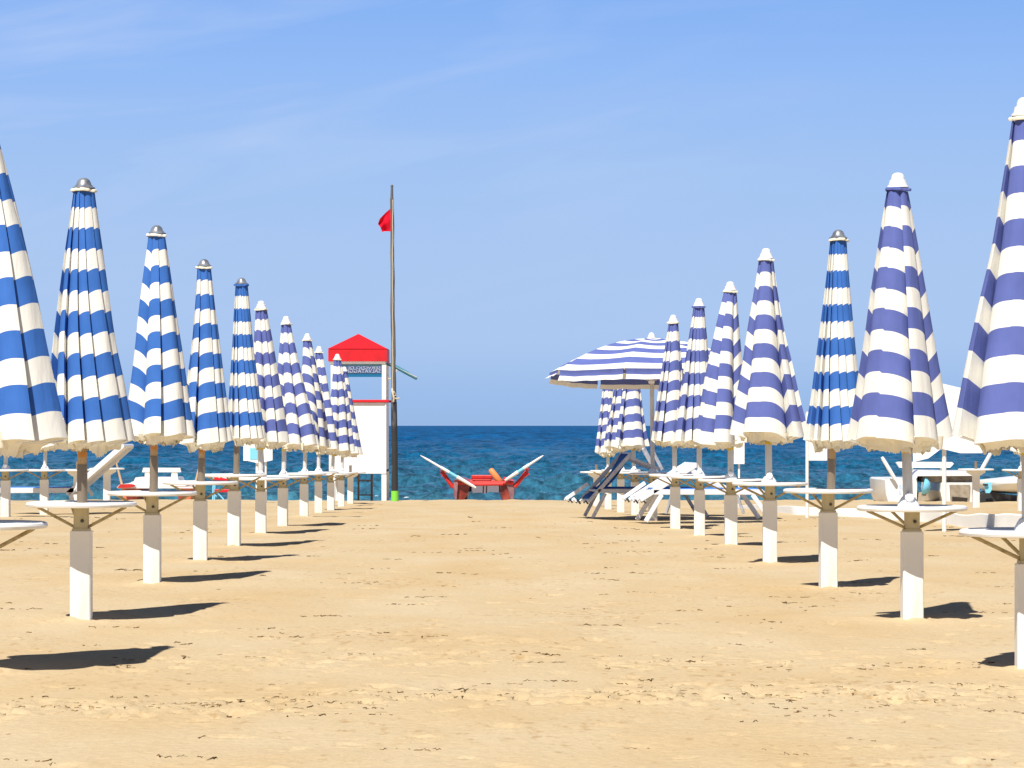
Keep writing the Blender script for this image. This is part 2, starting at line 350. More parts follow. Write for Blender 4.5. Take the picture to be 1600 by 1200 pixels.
def sea_material():
    m = bpy.data.materials.new('sea_water'); m.use_nodes = True; t = m.node_tree; b = t.nodes['Principled BSDF']
    b.inputs['Roughness'].default_value = .18; b.inputs['IOR'].default_value = 1.33; b.inputs['Specular IOR Level'].default_value = .2
    g = N(t, 'ShaderNodeNewGeometry'); s = N(t, 'ShaderNodeSeparateXYZ'); t.links.new(g.outputs['Position'], s.inputs[0])
    # shallow green-blue near the beach, deep blue offshore
    lg = N(t, 'ShaderNodeMath', operation='LOGARITHM'); lg.inputs[1].default_value = 10; t.links.new(s.outputs[1], lg.inputs[0])
    mrn = N(t, 'ShaderNodeMapRange'); mrn.inputs[1].default_value = 1.90; mrn.inputs[2].default_value = 3.4; t.links.new(lg.outputs[0], mrn.inputs[0])
    nn = N(t, 'ShaderNodeTexNoise'); nn.inputs['Scale'].default_value = .09; nn.inputs['Detail'].default_value = 5
    mpn = N(t, 'ShaderNodeMapping'); mpn.inputs['Scale'].default_value = (1, .22, 1); t.links.new(g.outputs['Position'], mpn.inputs[0]); t.links.new(mpn.outputs[0], nn.inputs[0])
    ad = N(t, 'ShaderNodeMath', operation='MULTIPLY_ADD'); ad.inputs[1].default_value = .22; t.links.new(nn.outputs[0], ad.inputs[0])
    sb = N(t, 'ShaderNodeMath', operation='SUBTRACT'); sb.inputs[1].default_value = .11; t.links.new(mrn.outputs[0], sb.inputs[0]); t.links.new(sb.outputs[0], ad.inputs[2])
    sr = N(t, 'ShaderNodeMapRange'); sr.inputs[1].default_value = 1.95; sr.inputs[2].default_value = 2.75; sr.inputs[3].default_value = .85; sr.inputs[4].default_value = .15
    t.links.new(lg.outputs[0], sr.inputs[0])
    r = N(t, 'ShaderNodeValToRGB'); t.links.new(ad.outputs[0], r.inputs[0]); e = r.color_ramp.elements
    e[0].position = 0; e[0].color = (.036, .132, .190, 1); e[1].position = 1; e[1].color = (.001, .066, .200, 1)
    x = e.new(.22); x.color = (.008, .092, .185, 1); x = e.new(.45); x.color = (.001, .068, .190, 1)
    # wave shading painted into the colour: dark troughs, paler crests
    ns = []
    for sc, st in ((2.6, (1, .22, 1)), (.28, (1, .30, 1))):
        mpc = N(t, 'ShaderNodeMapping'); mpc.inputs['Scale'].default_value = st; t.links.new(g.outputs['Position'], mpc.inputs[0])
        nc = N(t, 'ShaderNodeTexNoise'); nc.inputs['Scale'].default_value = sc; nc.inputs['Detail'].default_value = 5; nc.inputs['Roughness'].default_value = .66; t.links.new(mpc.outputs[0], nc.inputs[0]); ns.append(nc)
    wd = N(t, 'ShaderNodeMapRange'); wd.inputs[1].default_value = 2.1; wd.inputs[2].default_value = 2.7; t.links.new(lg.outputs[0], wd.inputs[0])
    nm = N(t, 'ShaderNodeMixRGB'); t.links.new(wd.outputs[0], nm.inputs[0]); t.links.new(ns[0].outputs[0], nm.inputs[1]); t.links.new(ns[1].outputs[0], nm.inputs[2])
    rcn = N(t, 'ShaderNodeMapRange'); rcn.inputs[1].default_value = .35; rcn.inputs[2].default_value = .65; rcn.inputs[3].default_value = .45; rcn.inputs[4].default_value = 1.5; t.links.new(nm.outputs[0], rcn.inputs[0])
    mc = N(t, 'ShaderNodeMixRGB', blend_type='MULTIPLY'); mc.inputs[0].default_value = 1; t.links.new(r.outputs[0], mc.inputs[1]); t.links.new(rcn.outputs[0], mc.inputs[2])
    # ripples too fine for the mesh
    prev = None
    for sc, st, di in ((2.6, (1, .5, 1), .34), (.55, (1, .5, 1), .9), (.11, (1, .45, 1), 4.2)):
        mpx = N(t, 'ShaderNodeMapping'); mpx.inputs['Scale'].default_value = st; t.links.new(g.outputs['Position'], mpx.inputs[0])
        n = N(t, 'ShaderNodeTexNoise'); n.inputs['Scale'].default_value = sc; n.inputs['Detail'].default_value = 4; t.links.new(mpx.outputs[0], n.inputs[0])
        bb = N(t, 'ShaderNodeBump'); bb.inputs['Strength'].default_value = .5; bb.inputs['Distance'].default_value = di
        t.links.new(n.outputs[0], bb.inputs['Height'])
        if prev: t.links.new(prev.outputs[0], bb.inputs['Normal'])
        prev = bb
    df = N(t, 'ShaderNodeBsdfDiffuse'); gl = N(t, 'ShaderNodeBsdfGlossy'); gl.inputs['Roughness'].default_value = .16
    fz = N(t, 'ShaderNodeFresnel'); fz.inputs[0].default_value = 1.33
    for nd in (df, gl, fz): t.links.new(prev.outputs[0], nd.inputs['Normal'])
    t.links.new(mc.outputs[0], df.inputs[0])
    mk = N(t, 'ShaderNodeMath', operation='MULTIPLY'); t.links.new(fz.outputs[0], mk.inputs[0]); t.links.new(sr.outputs[0], mk.inputs[1])
    sh = N(t, 'ShaderNodeMixShader'); t.links.new(mk.outputs[0], sh.inputs[0]); t.links.new(df.outputs[0], sh.inputs[1]); t.links.new(gl.outputs[0], sh.inputs[2])
    t.nodes.remove(b); t.links.new(sh.outputs[0], t.nodes['Material Output'].inputs[0])
    return m

# ------------------------------------------------------------------ beach
GD = np.array([-2, .3, .5, .78, 1, 1.46, 1.67, 1.88, 2.1, 2.4, 2.66, 3.0, 3.5, 4.0, 4.3, 4.6, 4.9, 5.6, 12]) * D1
GZ = np.array([-1.04, -1.05, -1.055, -1.065, -1.078, -1.098, -1.115, -1.143, -1.183, -1.235, -1.29, -1.38, -1.525, -1.685, -1.79, -1.95, -2.3, -3.2, -8]) + H
def ground(x, y):
    z = np.interp(y, GD, GZ)
    far = np.clip((y - 20) / 40, 0, 1)
    z = z + .018 * vnoise(x * .5, y * .35, 3) * (1 - .3 * far) + .008 * vnoise(x * 1.7, y * 1.2, 5) + .005 * vnoise(x * 4.1, y * 3.3, 6)
    z = z + far * .022 * vnoise(x * .9, y * .6, 9) + far * .016 * vnoise(x * 3.1, y * 1.1, 14) + far * .012 * np.abs(vnoise(x * 7.3, y * 2.1, 15))
    return z
def gz(x, y): return float(ground(np.array([float(x)]), np.array([float(y)]))[0])

ys = [7.0]
while ys[-1] < 100: ys.append(ys[-1] + .02 * (max(ys[-1], 8) / 9) ** 1.35)
ys = np.array(sorted([-30, -20, -12, -6, -2, 2, 5, 6.2] + ys))
tt = [0.0]
while tt[-1] < 8:
    st = .0018 if tt[-1] < .24 else .0018 * (1 + ((tt[-1] - .24) / .03)) ** 1.1
    tt.append(tt[-1] + st)
tt = np.array([-a for a in tt[:0:-1]] + tt)
YY, TT = np.meshgrid(ys, tt, indexing='ij'); XX = TT * np.maximum(YY, 7)
ZZ = ground(XX, YY)
rng = np.random.default_rng(11)
# footprints and scuffs pressed into the sand
clusters = [(0.2, 11.0, 1.3, .35), (-1.6, 10.6, .9, .3), (1.5, 11.2, .9, .4), (0, 14, 2.0, 2), (1.2, 12.6, 1.0, .5), (-.9, 12.8, .9, .5), (2, 17, 1.5, 2), (-2, 20, 3, 4), (1, 24, 4, 5), (0, 35, 7, 8), (0, 50, 9, 8)]
dents = []
for i in range(1100):
    if i % 3 == 0:
        D = 8 + 50 * rng.random() ** 2; dents.append((rng.uniform(-.24, .24) * D, D, rng.uniform(.03, .10), rng.uniform(.008, .028)))
    else:
        c = clusters[rng.choice(len(clusters), p=np.array([5, 3, 4, 3, 2, 2, 2, 3, 3, 3, 2]) / 32)]
        dents.append((c[0] + rng.normal() * c[2] * .6, c[1] + rng.normal() * c[3] * .6, rng.uniform(.03, .09), rng.uniform(.008, .030)))
for (dx, dy, r, dep) in dents:
    if dy < 7.6 or dy > 65: continue
    i0, i1 = np.searchsorted(ys, [dy - 3 * r, dy + 3 * r]); j0, j1 = np.searchsorted(tt, [(dx - 3 * r) / dy, (dx + 3 * r) / dy])
    if i1 <= i0 or j1 <= j0: continue
    an = rng.uniform(0, 3.14); ca, sa = math.cos(an), math.sin(an)
    lx = XX[i0:i1, j0:j1] - dx; ly = YY[i0:i1, j0:j1] - dy
    a = (lx * ca + ly * sa) / r; b_ = (-lx * sa + ly * ca) / (r * .6); q = np.sqrt(a * a + b_ * b_)
    ZZ[i0:i1, j0:j1] += -dep * .8 * np.exp(-q ** 4) + dep * .25 * np.exp(-((q - 1.35) / .35) ** 2)
FEET = [(-36, .785), (127, 1), (238, 1.233), (313, 1.463), (366, 1.685), (407.5, 1.909), (442, 2.146), (475, 2.44), (1425, 1), (1294, 1.226), (1203, 1.455), (1142, 1.663), (1093, 1.878), (1055, 2.088), (1608, .79)]
for (fx, fd) in FEET:
    px_, py_ = (fx - 800) * fd * U, fd * D1
    i0, i1 = np.searchsorted(ys, [py_ - .8, py_ + .8]); j0, j1 = np.searchsorted(tt, [(px_ - .8) / py_, (px_ + .8) / py_])
    lx = XX[i0:i1, j0:j1] - px_; ly = YY[i0:i1, j0:j1] - py_; q = np.sqrt(lx ** 2 + ly ** 2); an_ = np.arctan2(ly, lx)
    ZZ[i0:i1, j0:j1] += (.020 + .012 * vnoise(np.cos(an_) * 2 + fx, np.sin(an_) * 2)) * np.exp(-(q / (.12 + .03 * np.sin(an_ * 3 + fx))) ** 2) + .006 * vnoise(lx * 14, ly * 12, int(fx) % 90 + 1) * np.exp(-(q / .35) ** 2)
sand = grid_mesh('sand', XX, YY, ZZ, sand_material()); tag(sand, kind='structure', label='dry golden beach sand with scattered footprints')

# ------------------------------------------------------------------ sea
SEA = H - 2.33
ys2 = [72.0]
while ys2[-1] < 3200: ys2.append(ys2[-1] + .22 * (ys2[-1] / 88) ** 1.22)
ys2 = np.array(ys2 + [4000, 9000, 20000, 45000])
t2 = [0.0]
while t2[-1] < 3: t2.append(t2[-1] + (.0011 if t2[-1] < .22 else .0011 * (1 + (t2[-1] - .22) / .02)))
t2 = np.array([-a for a in t2[:0:-1]] + t2)
Y2, T2 = np.meshgrid(ys2, t2, indexing='ij'); X2 = T2 * Y2
Z2 = np.zeros_like(X2)
rng = np.random.default_rng(4)
sp_y = .22 * (Y2 / 88) ** 1.22; sp_x = .0011 * Y2
wob = [vnoise(X2 / a_, Y2 / a_, 40 + i_) for i_, a_ in enumerate((5, 11, 24, 60))]
for k in range(130):
    lam = .6 * (30 / .6) ** (rng.random() ** 1.25); ang = rng.normal() * .75; amp = lam * .0175 * rng.uniform(.5, 1.2)
    if lam > 2.2: amp *= (2.2 / lam) ** 1.05
    kx = 2 * math.pi / lam * math.sin(ang); ky = 2 * math.pi / lam * math.cos(ang); ph = rng.uniform(0, 6.28)
    fade = np.clip(lam / (2.2 * np.maximum(sp_y * abs(math.cos(ang)), sp_x * abs(math.sin(ang)))) - 1, 0, 1)
    p = kx * X2 + ky * Y2 + ph + 1.2 * wob[0 if lam < 1.4 else 1 if lam < 3.5 else 2 if lam < 9 else 3]
    Z2 += amp * fade * (np.sin(p) + .3 * np.cos(2 * p))
grp = .65 + .35 * vnoise(X2 / 9, Y2 / 16, 77)
Z2 = Z2 * grp * np.clip((5000 - Y2) / 2500, 0, 1) * np.clip((Y2 - 71) / 12, .2, 1)
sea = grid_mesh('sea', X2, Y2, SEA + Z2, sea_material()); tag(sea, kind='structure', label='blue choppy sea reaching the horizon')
# small breaking foam near the shore
fo = MB()
rnd = random.Random(3)
for k in range(40):
    cxp = rnd.choice([rnd.uniform(440, 500), rnd.uniform(890, 915), rnd.uniform(620, 940), rnd.uniform(540, 600)]); d = rnd.uniform(5.45, 5.95)
    base = P(cxp, 0, d); base.z = SEA + .03
    q = rnd.uniform(.02, .05); fo.tube([base + Vector((-q * 3, 0, 0)), base + Vector((-q, 0, q * .4)), base + Vector((q * 1.5, 0, q * .2)), base + Vector((q * 3, 0, 0))], [q * .1, q * .5, q * .45, q * .1], 6)
tag(fo.build('foam', M['foam'], None, 40), kind='stuff', label='flecks of white foam on the sea by the shore')

# dark bits added as the shade of footprint marks, some as twigs
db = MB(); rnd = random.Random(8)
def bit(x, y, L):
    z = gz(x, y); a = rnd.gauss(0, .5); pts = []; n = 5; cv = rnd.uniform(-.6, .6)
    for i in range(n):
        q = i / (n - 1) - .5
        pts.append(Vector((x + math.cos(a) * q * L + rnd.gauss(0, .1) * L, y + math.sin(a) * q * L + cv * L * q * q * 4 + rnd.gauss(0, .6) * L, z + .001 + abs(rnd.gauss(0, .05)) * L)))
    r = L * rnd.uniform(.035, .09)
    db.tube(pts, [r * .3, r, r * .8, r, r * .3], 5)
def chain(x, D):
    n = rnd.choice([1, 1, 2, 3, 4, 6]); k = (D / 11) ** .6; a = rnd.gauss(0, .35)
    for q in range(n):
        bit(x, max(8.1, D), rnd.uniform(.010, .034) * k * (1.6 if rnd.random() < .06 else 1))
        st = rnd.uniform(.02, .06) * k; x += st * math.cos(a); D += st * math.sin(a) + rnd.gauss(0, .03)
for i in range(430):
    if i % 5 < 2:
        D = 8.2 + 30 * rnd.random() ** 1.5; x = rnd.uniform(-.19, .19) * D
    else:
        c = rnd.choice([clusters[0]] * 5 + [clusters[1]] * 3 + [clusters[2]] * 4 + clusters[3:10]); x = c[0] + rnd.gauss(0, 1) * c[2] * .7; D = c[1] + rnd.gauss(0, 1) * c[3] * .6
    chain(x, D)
tag(db.build('shade_and_twig_scraps', M['specks'], None, 60), kind='stuff', label='dark scraps put in as footprint shade, with seaweed and twigs strewn over the sand')

# ------------------------------------------------------------------ umbrellas
def xy_line(root, top, t): return root.lerp(top, t)

def cloth_section(rng, typ):
    """samples round a furled canopy: theta, outerness 0..1, pleat width"""
    if typ == 'A':
        n = rng.integers(12, 15); w = rng.uniform(.8, 1.25, n); dirs = np.ones(n)
    else:
        n = rng.integers(8, 11); w = rng.uniform(.45, 1.7, n); dirs = np.where(rng.random(n) < .6, 1, -1)
    w = w / w.sum() * 2 * math.pi; th0 = rng.uniform(0, 6.28); bnd = th0 + np.concatenate([[0], np.cumsum(w)])
    th = []; ou = []; wd = []
    m = 9 if typ == 'A' else 13
    for k in range(n):
        prv = dirs[k - 1]; nxt = dirs[(k + 1) % n]
        ov = min(.35, w[k] * .45)
        for i in range(m):
            t = i / (m - 1)
            if dirs[k] > 0:
                o = 1 - (1 - t) ** (2.6 if typ == 'A' else 3.0)
                a = bnd[k] + w[k] * t - (ov * (1 - t) ** 3 if prv > 0 else 0)
            else:
                o = 1 - t ** (2.6 if typ == 'A' else 3.0)
                a = bnd[k] + w[k] * t + (ov * t ** 3 if nxt < 0 else 0)
            if i == 0 and dirs[k] < 0 and prv > 0: continue
            th.append(a); ou.append(o); wd.append(w[k])
        # rounded fold lip
    return np.array(th), np.array(ou), np.array(wd)

def furled(root, mat, typ, top, hemc, rt, rh, seed, rows=64):
    rng = np.random.default_rng(seed)
    th, ou, wd = cloth_section(rng, typ)
    L = top.z - hemc.z
    v = np.linspace(0, 1, rows)[:, None]
    amp = (.17 + .22 * v) if typ == 'A' else (.16 + .36 * v ** .8)
    tw = (.35 if typ == 'A' else rng.uniform(-.15, .15)) * v
    rad = rt + (rh - rt) * (v ** rng.uniform(.96, 1.12)) + rng.uniform(-.004, .012) * np.sin(v * 3.1) + .05 * rh * v ** 8
    T = th[None, :] + tw
    wob = 1 + .035 * vnoise(T * 1.3 + seed, v * 5 + 0 * T, seed) + (.02 if typ == 'B' else .01) * np.sin(T * 9 + v * 3)
    if typ == 'B': wob = wob * (1 + .13 * v * vnoise(np.cos(T) * 1.4 + 9, np.sin(T) * 1.4 + v * .6, seed + 1))
    r = rad * (1 - amp * (1 - ou[None, :])) * wob
    slant = (.72 if typ == 'A' else .54) * wd[None, :] * rad * (1 - .62 * v ** 5)
    z = top.z - L * v - (1 - ou[None, :]) * slant + (.5 * slant if typ == 'A' else .38 * slant)
    if typ == 'B': z = z + .03 * v ** 2 * vnoise(np.cos(T) * 1.5, np.sin(T) * 1.5 + 0 * v, seed + 5)
    z = np.minimum(z, top.z + .002)
    bow = rng.uniform(-.016, .016)
    cx = top.x + (hemc.x - top.x) * v + bow * np.sin(v * math.pi * rng.uniform(.8, 1.6)) * (1 - v ** 4); cy = top.y + (hemc.y - top.y) * v
    X = cx + r * np.cos(T); Y = cy + r * np.sin(T) * .92
    Vv = v + 0 * T
    # hem lip turned under the edge
    ex = []
    for (fr, dz) in ((.975, -.003), (.93, .004)):
        ex.append((cx[-1] + r[-1] * fr * np.cos(T[-1]), cy[-1] + r[-1] * fr * np.sin(T[-1]) * .92, z[-1] + dz, Vv[-1] * 0 + .985))
    Xe, Ye, Ze = ex[-1][0], ex[-1][1], ex[-1][2]
    X = np.vstack([X] + [e[0][None] for e in ex]); Y = np.vstack([Y] + [e[1][None] for e in ex])
    z = np.vstack([z] + [e[2][None] for e in ex]); Vv = np.vstack([Vv] + [e[3][None] for e in ex])
    Ux = np.tile((th / 6.2832)[None, :], (X.shape[0], 1))
    can = grid_mesh('canopy', X, Y, z, mat, root, (Ux, Vv), True, 42)
    # edge trim of the cloth, folded inward under the hem, with scalloped ends
    bpy.context.view_layer.update()
    cxx, cyy = hemc.x, hemc.y
    nt_ = len(Xe); idx = np.linspace(0, nt_, nt_ * 3, endpoint=False); 
    def rs(a): return np.interp(idx, np.arange(nt_ + 1), np.concatenate([a, a[:1]]))
    ex_, ey_, ez_ = rs(Xe), rs(Ye), rs(Ze); an = np.linspace(0, 2 * math.pi, len(ex_), endpoint=False)
    cs, sn = np.cos(an), np.sin(an)
    nz = lambda f, k: vnoise(cs * f + 7 * k, sn * f + 3 * k, seed + k)
    vs = MB()
    def sheet(rws):
        n = len(rws[0][0]); vv = []
        for rx, ry, rz in rws: vv += [Vector((float(p), float(q), float(w_))) for p, q, w_ in zip(rx, ry, rz)]
        fs = []
        for i in range(len(rws) - 1):
            for j in range(n): j2 = (j + 1) % n; fs.append((i * n + j, i * n + j2, i * n + n + j2, i * n + n + j))
        vs.add(vv, fs)
    ker = np.ones(61) / 61
    def smooth(a): return np.convolve(np.concatenate([a[-30:], a, a[:30]]), ker, 'valid')
    sx_, sy_, sz_ = smooth(ex_), smooth(ey_), smooth(ez_)
    inn = np.clip(.27 + .28 * nz(2.6, 1), .10, .55); drop = np.clip(.054 + .034 * nz(1.8, 2) + .006 * nz(6, 3), .016, .11)
    jag = .008 * np.abs(np.sin(an * 30)) + .004 * nz(30, 4)
    rws = []
    for q in (0, .3, .6, .85, 1):
        f = 1 - .06 * q - inn * (1 - (1 - q) ** 3)
        g_ = q ** .6 * .9; px_, py_, pz_ = ex_ + (sx_ - ex_) * g_, ey_ + (sy_ - ey_) * g_, ez_ + (sz_ - ez_) * g_
        pz_ = np.maximum(pz_, hemc.z - .03) if q > 0 else pz_
        rws.append((cxx + (px_ - cxx) * f, cyy + (py_ - cyy) * f, pz_ * (1 - .35 * q) + (hemc.z - .02) * .35 * q + .002 - drop * q ** 1.7 + (jag if q == 1 else 0)))
    sheet(rws)
    for lay, (f0, dep, dr) in enumerate(((.66, .18, .050), (.42, .15, .066))):
        k = rng.integers(4, 8); ph = rng.uniform(0, 6.28); n = 200; a = np.linspace(0, 2 * math.pi, n, endpoint=False)
        fold = np.sin(k * a + ph + .9 * np.sin(2 * a + ph)) + .35 * np.sin(13 * a + 2 * ph)
        low = dr * (.7 + .6 * vnoise(np.cos(a) * 2.5 + lay, np.sin(a) * 2.5, seed + 3)); jg = .007 * np.abs(np.sin(a * 24 + ph))
        rws = []
        for q in (0, .4, .75, 1):
            rr = rh * (f0 + dep * fold * (.5 + .5 * q)) * (1 - .16 * q)
            rws.append((cxx + rr * np.cos(a), cyy + rr * np.sin(a), hemc.z + .03 - (low + .03) * q + (jg if q == 1 else 0)))
        sheet(rws)
    vs.build('valance', M['lining'], can, 50)
    return can

def table_and_post(root, b, typ, post_u, table_u, r=.302, trestle=False, rot=0.0, lean=Vector((0, 0, 0))):
    """b = base point on the sand"""
    ph = post_u * U; tz = b.z + table_u * U; w = .113
    Mz = Matrix.Rotation(rot, 4, 'Z')
    top = b.z + (table_u * U - .03 if trestle else ph)
    p = MB(); p.box(Vector((b.x, b.y, (top + b.z - .3) / 2)), (w, w, top - b.z + .3), Mz, .006)
    p.build('post', M['post'], root)
    if trestle:
        k = MB(); k.prism([Vector((-.15, 0, 0)), Vector((.15, 0, 0)), Vector((.15, 0, -.035)), Vector((.07, 0, -.085)), Vector((-.07, 0, -.085)), Vector((-.15, 0, -.035))],
                          Vector((b.x, b.y - .066, tz - .014)), Vector((b.x, b.y + .066, tz - .014)))
        k.build('bracket', M['post'], root)
        s = MB(); s.tube([(b.x, b.y, tz), (b.x, b.y, tz + .14)], .026, 12); s.build('pole_stub', M['dark_pole'], root, 40)
    else:
        c = MB(); c.box(Vector((b.x, b.y, (tz + top) / 2)), (.078, .078, tz - top + .0), Mz, .010)
        c.box(Vector((b.x, b.y, top + .006)), (.095, .095, .014), Mz, .003)
        co = c.build('collar', M['collar'], root)
        q = MB(); q.lathe([(.010, 0), (.010, .008), (.004, .012)], Mz @ Vector((0, -.039, 0)) + Vector((b.x + .01, b.y, top + .055)), 8, Vector((0, -1, 0))); q.build('bolt', M['bolt'], co)
        for an in (math.pi * .98, .02, 1.95):
            s = MB(); s.tube([Vector((b.x + math.cos(an) * .038, b.y + math.sin(an) * .038, top + .02)), Vector((b.x + math.cos(an) * r * .82, b.y + math.sin(an) * r * .82, tz - .014))], .0085, 8)
            s.build('brace', M['strut'], root, 40)
    t = MB(); t.lathe([(r * .96, -.014), (r, -.010), (r + .003, 0), (r, .009), (r * .97, .014), (r * .95, .011), (.05, .010)], Vector((b.x, b.y, tz)), 56)
    t.build('tabletop', M['table'], root, 35)
    return tz

def umbrella(x, base, d, kind_, tx, ty, hx, hy, hw, seed, label, group, post_u=None, table_u=None, rot=0.0, sticker=True, hemdy=0.0):
    typ = 'A' if kind_ in 'AC' else 'B'
    b = P(x, base, d); g = gz(b.x, b.y)
    root = empty('beach_umbrella', Vector((b.x, b.y, min(b.z, g))), label, 'umbrella', group)
    post_u = post_u or (143 if typ == 'A' else 134); table_u = table_u or (184 if typ == 'A' else 172)
    tz = table_and_post(root, b, typ, post_u, table_u, rot=rot)
    top = P(tx, ty, d); hem = P(hx, hy, d)
    cap_h = .064 if typ == 'A' else .088
    pt = top.copy(); pt.z -= cap_h
    dirv = (pt - b).normalized()
    def on(z): return b + (pt - b) * ((z - b.z) / (pt.z - b.z))
    if typ == 'A':
        zs = hem.z - (.12 if rot >= 0 else .05)
        p1 = MB(); p1.tube([on(tz + .011), on(zs)], .029, 16); p1.build('pole_sleeve', M['dark_pole'], root, 40)
        p2 = MB(); p2.tube([on(zs), on(pt.z - .02)], .0255, 16); po = p2.build('pole', M['wood'], root, 40)
        if sticker:
            s = MB(); q = on(zs + .055); s.tube([q - dirv * .014, q + dirv * .014], .0268, 16); s.build('sticker', M['sticker'], po, 40)
    else:
        p2 = MB(); p2.tube([on(tz + .011), on(pt.z - .02)], .0275, 16); po = p2.build('pole', M['grey_pole'], root, 40)
        s = MB(); q = on(hem.z - .052); s.tube([q - dirv * .012, q + dirv * .012], .0292, 16)
        if sticker: s.build('sticker', M['sticker_y'], po, 40)
        k = MB(); q = on(tz + .010); k.lathe([(.062, 0), (.060, .012), (.050, .03), (.038, .05), (.031, .055)], q, 24); kn = k.build('tilt_joint', M['cap_white'], root, 40)
        k = MB(); k.lathe([(.022, 0), (.026, .006), (.026, .022), (.016, .03), (.008, .032)], q + Vector((0, -.035, .052)), 18, Vector((0, -1, .1))); k.build('knob', M['cap_white'], kn, 40)
    rt = .057
    pc = pt - Vector((0, 0, .016))
    canopy = furled(root, M['cloth_a' if typ == 'A' else 'cloth_b'], 'A' if kind_ == 'A' else 'B', pc, hem, rt, hw * U * 1.035, seed)
    c = MB()
    if typ == 'A':
        prof = [(.052, .000), (.063, .006), (.062, .011), (.050, .016), (.048, .022), (.042, .026), (.039, .038), (.031, .052), (.017, .062), (.004, .065)]
        c.lathe(prof, pt, 28); c.build('cap', M['cap_grey'], root, 50)
    else:
        prof = [(.046, .002), (.060, .006), (.060, .013), (.050, .022), (.047, .040), (.046, .046), (.037, .050), (.036, .064), (.031, .077), (.020, .086), (.004, .089)]
        c.lathe(prof, pt, 28); c.build('cap', M['cap_white'], root, 50)
    # little cloth collar under the cap
    n = 48; a = np.linspace(0, 2 * math.pi, n, endpoint=False); rr = .067 + .006 * np.sin(a * 5 + seed) + .003 * np.sin(a * 11)
    rings = []
    for q, dz in ((.6, .004), (.95, .003), (1.03, -.004), (.98, -.014)):
        rings.append((pt.x + rr * q * np.cos(a), pt.y + rr * q * np.sin(a), pt.z + dz - .004 * np.sin(a * 2 + seed) * q))
    grid_mesh('top_flap', np.array([r_[0] for r_ in rings]), np.array([r_[1] for r_ in rings]), np.array([r_[2] for r_ in rings]),
              M['lining'] if seed % 2 else M['cloth_a' if typ == 'A' else 'cloth_b'], root, (np.zeros((4, n)), np.full((4, n), .12 if seed % 3 else .02)), True, 60)
    return root

GL = 'furled parasols in the row left of the aisle'
GR = 'furled parasols in the row right of the aisle'
GF = 'furled parasols in the rows farther out'
umb = [
 (-36, 1055, .785, 'C', -28, 172, -24, 686, 96, 3, 'large bright blue striped furled parasol cut off by the left edge of the photo', GL),
 (127, 972, 1.0, 'A', 131, 278, 137, 692, 67, 21, 'bright blue striped furled parasol with grey cap, nearest one on the left shown whole', GL),
 (238, 920, 1.233, 'C', 245, 352, 249, 685, 66, 22, 'bright blue striped furled parasol with grey cap, second whole one from the left', GL),
 (313, 880, 1.463, 'C', 319, 405, 322, 693, 58, 23, 'bright blue striped furled parasol with grey cap, third whole one from the left', GL),
 (366, 852, 1.685, 'A', 377.5, 434, 384, 686, 49, 24, 'slim bright blue striped parasol, farthest grey-capped one of the left row', GL),
 (407.5, 838, 1.909, 'B', 408, 470, 420, 693, 56, 25, 'white-capped violet striped furled parasol directly behind the farthest grey-capped one on the left', GL),
 (442, 825, 2.146, 'B', 447, 494, 463, 696, 70, 26, 'broad violet striped furled parasol with white cap, draping right in mid left row', GL),
 (475, 811, 2.44, 'B', 480, 521, 491, 699, 64, 27, 'small violet striped furled parasol, fourth from the lifeguard tower in the left row', GL),
 (497.5, 802, 2.697, 'B', 498.5, 541, 509, 703, 62, 28, 'small violet blue striped furled parasol, third from the lifeguard tower in the left row', GL),
 (517, 799, 2.97, 'B', 527, 553, 531, 706, 66, 29, 'small violet blue striped furled parasol overlapping the red roof of the lifeguard tower', GL),
 (533, 792, 3.23, 'B', 538, 573, 547, 709, 62, 30, 'farthest violet striped furled parasol of the left row, before the white tower wall', GL),
 (1608, 1050, .79, 'B', 1602, 152, 1604, 688, 84, 57, 'large violet blue striped furled parasol cut off by the right edge of the photo', GR),
 (1425, 962, 1.0, 'B', 1403, 270, 1411, 690, 80, 60, 'wide violet striped furled parasol with white cap, nearest whole one on the right', GR),
 (1294, 917, 1.226, 'A', 1310, 359, 1305, 690, 55, 33, 'slim bright blue striped parasol, the only grey-capped one of the right row', GR),
 (1203, 874, 1.455, 'B', 1197, 388, 1198, 682, 84, 34, 'violet striped furled parasol immediately left of the slim grey-capped one in the right row', GR),
 (1142, 854, 1.663, 'B', 1141, 440, 1128, 692, 70, 35, 'violet striped furled parasol, third to the right of the open parasol pole', GR),
 (1093, 837, 1.878, 'B', 1092, 466, 1086, 690, 66, 36, 'violet striped furled parasol, second to the right of the open parasol pole', GR),
 (1055, 825, 2.088, 'B', 1052, 492, 1044, 690, 60, 37, 'violet striped furled parasol standing just right of the open parasol pole', GR),
 (992.5, 805.5, 2.56, 'B', 986, 545, 987, 696, 66, 38, 'violet blue striped furled parasol behind the open parasol, just left of its pole', GR),
 (970, 797, 2.78, 'B', 972, 556, 966, 700, 60, 39, 'violet striped furled parasol behind the open one, mostly hidden between two others', GR),
 (950, 793, 3.02, 'B', 950, 572, 948, 708, 52, 40, 'farthest violet striped furled parasol, seen under the left side of the open parasol', GR),
 (8.5, 807, 2.38, 'B', 10, 520, 2, 700, 74, 41, 'far violet striped furled parasol half hidden behind the big one at the left edge', GF),
 (69, 801, 2.6, 'B', 73, 555, 70, 699, 66, 42, 'far violet striped furled parasol peeping out between the two nearest ones on the left', GF),
 (1596, 795, 2.85, 'B', 1598, 556, 1597, 704, 52, 43, 'far violet striped furled parasol hidden behind the big one at the right edge', GF),
]
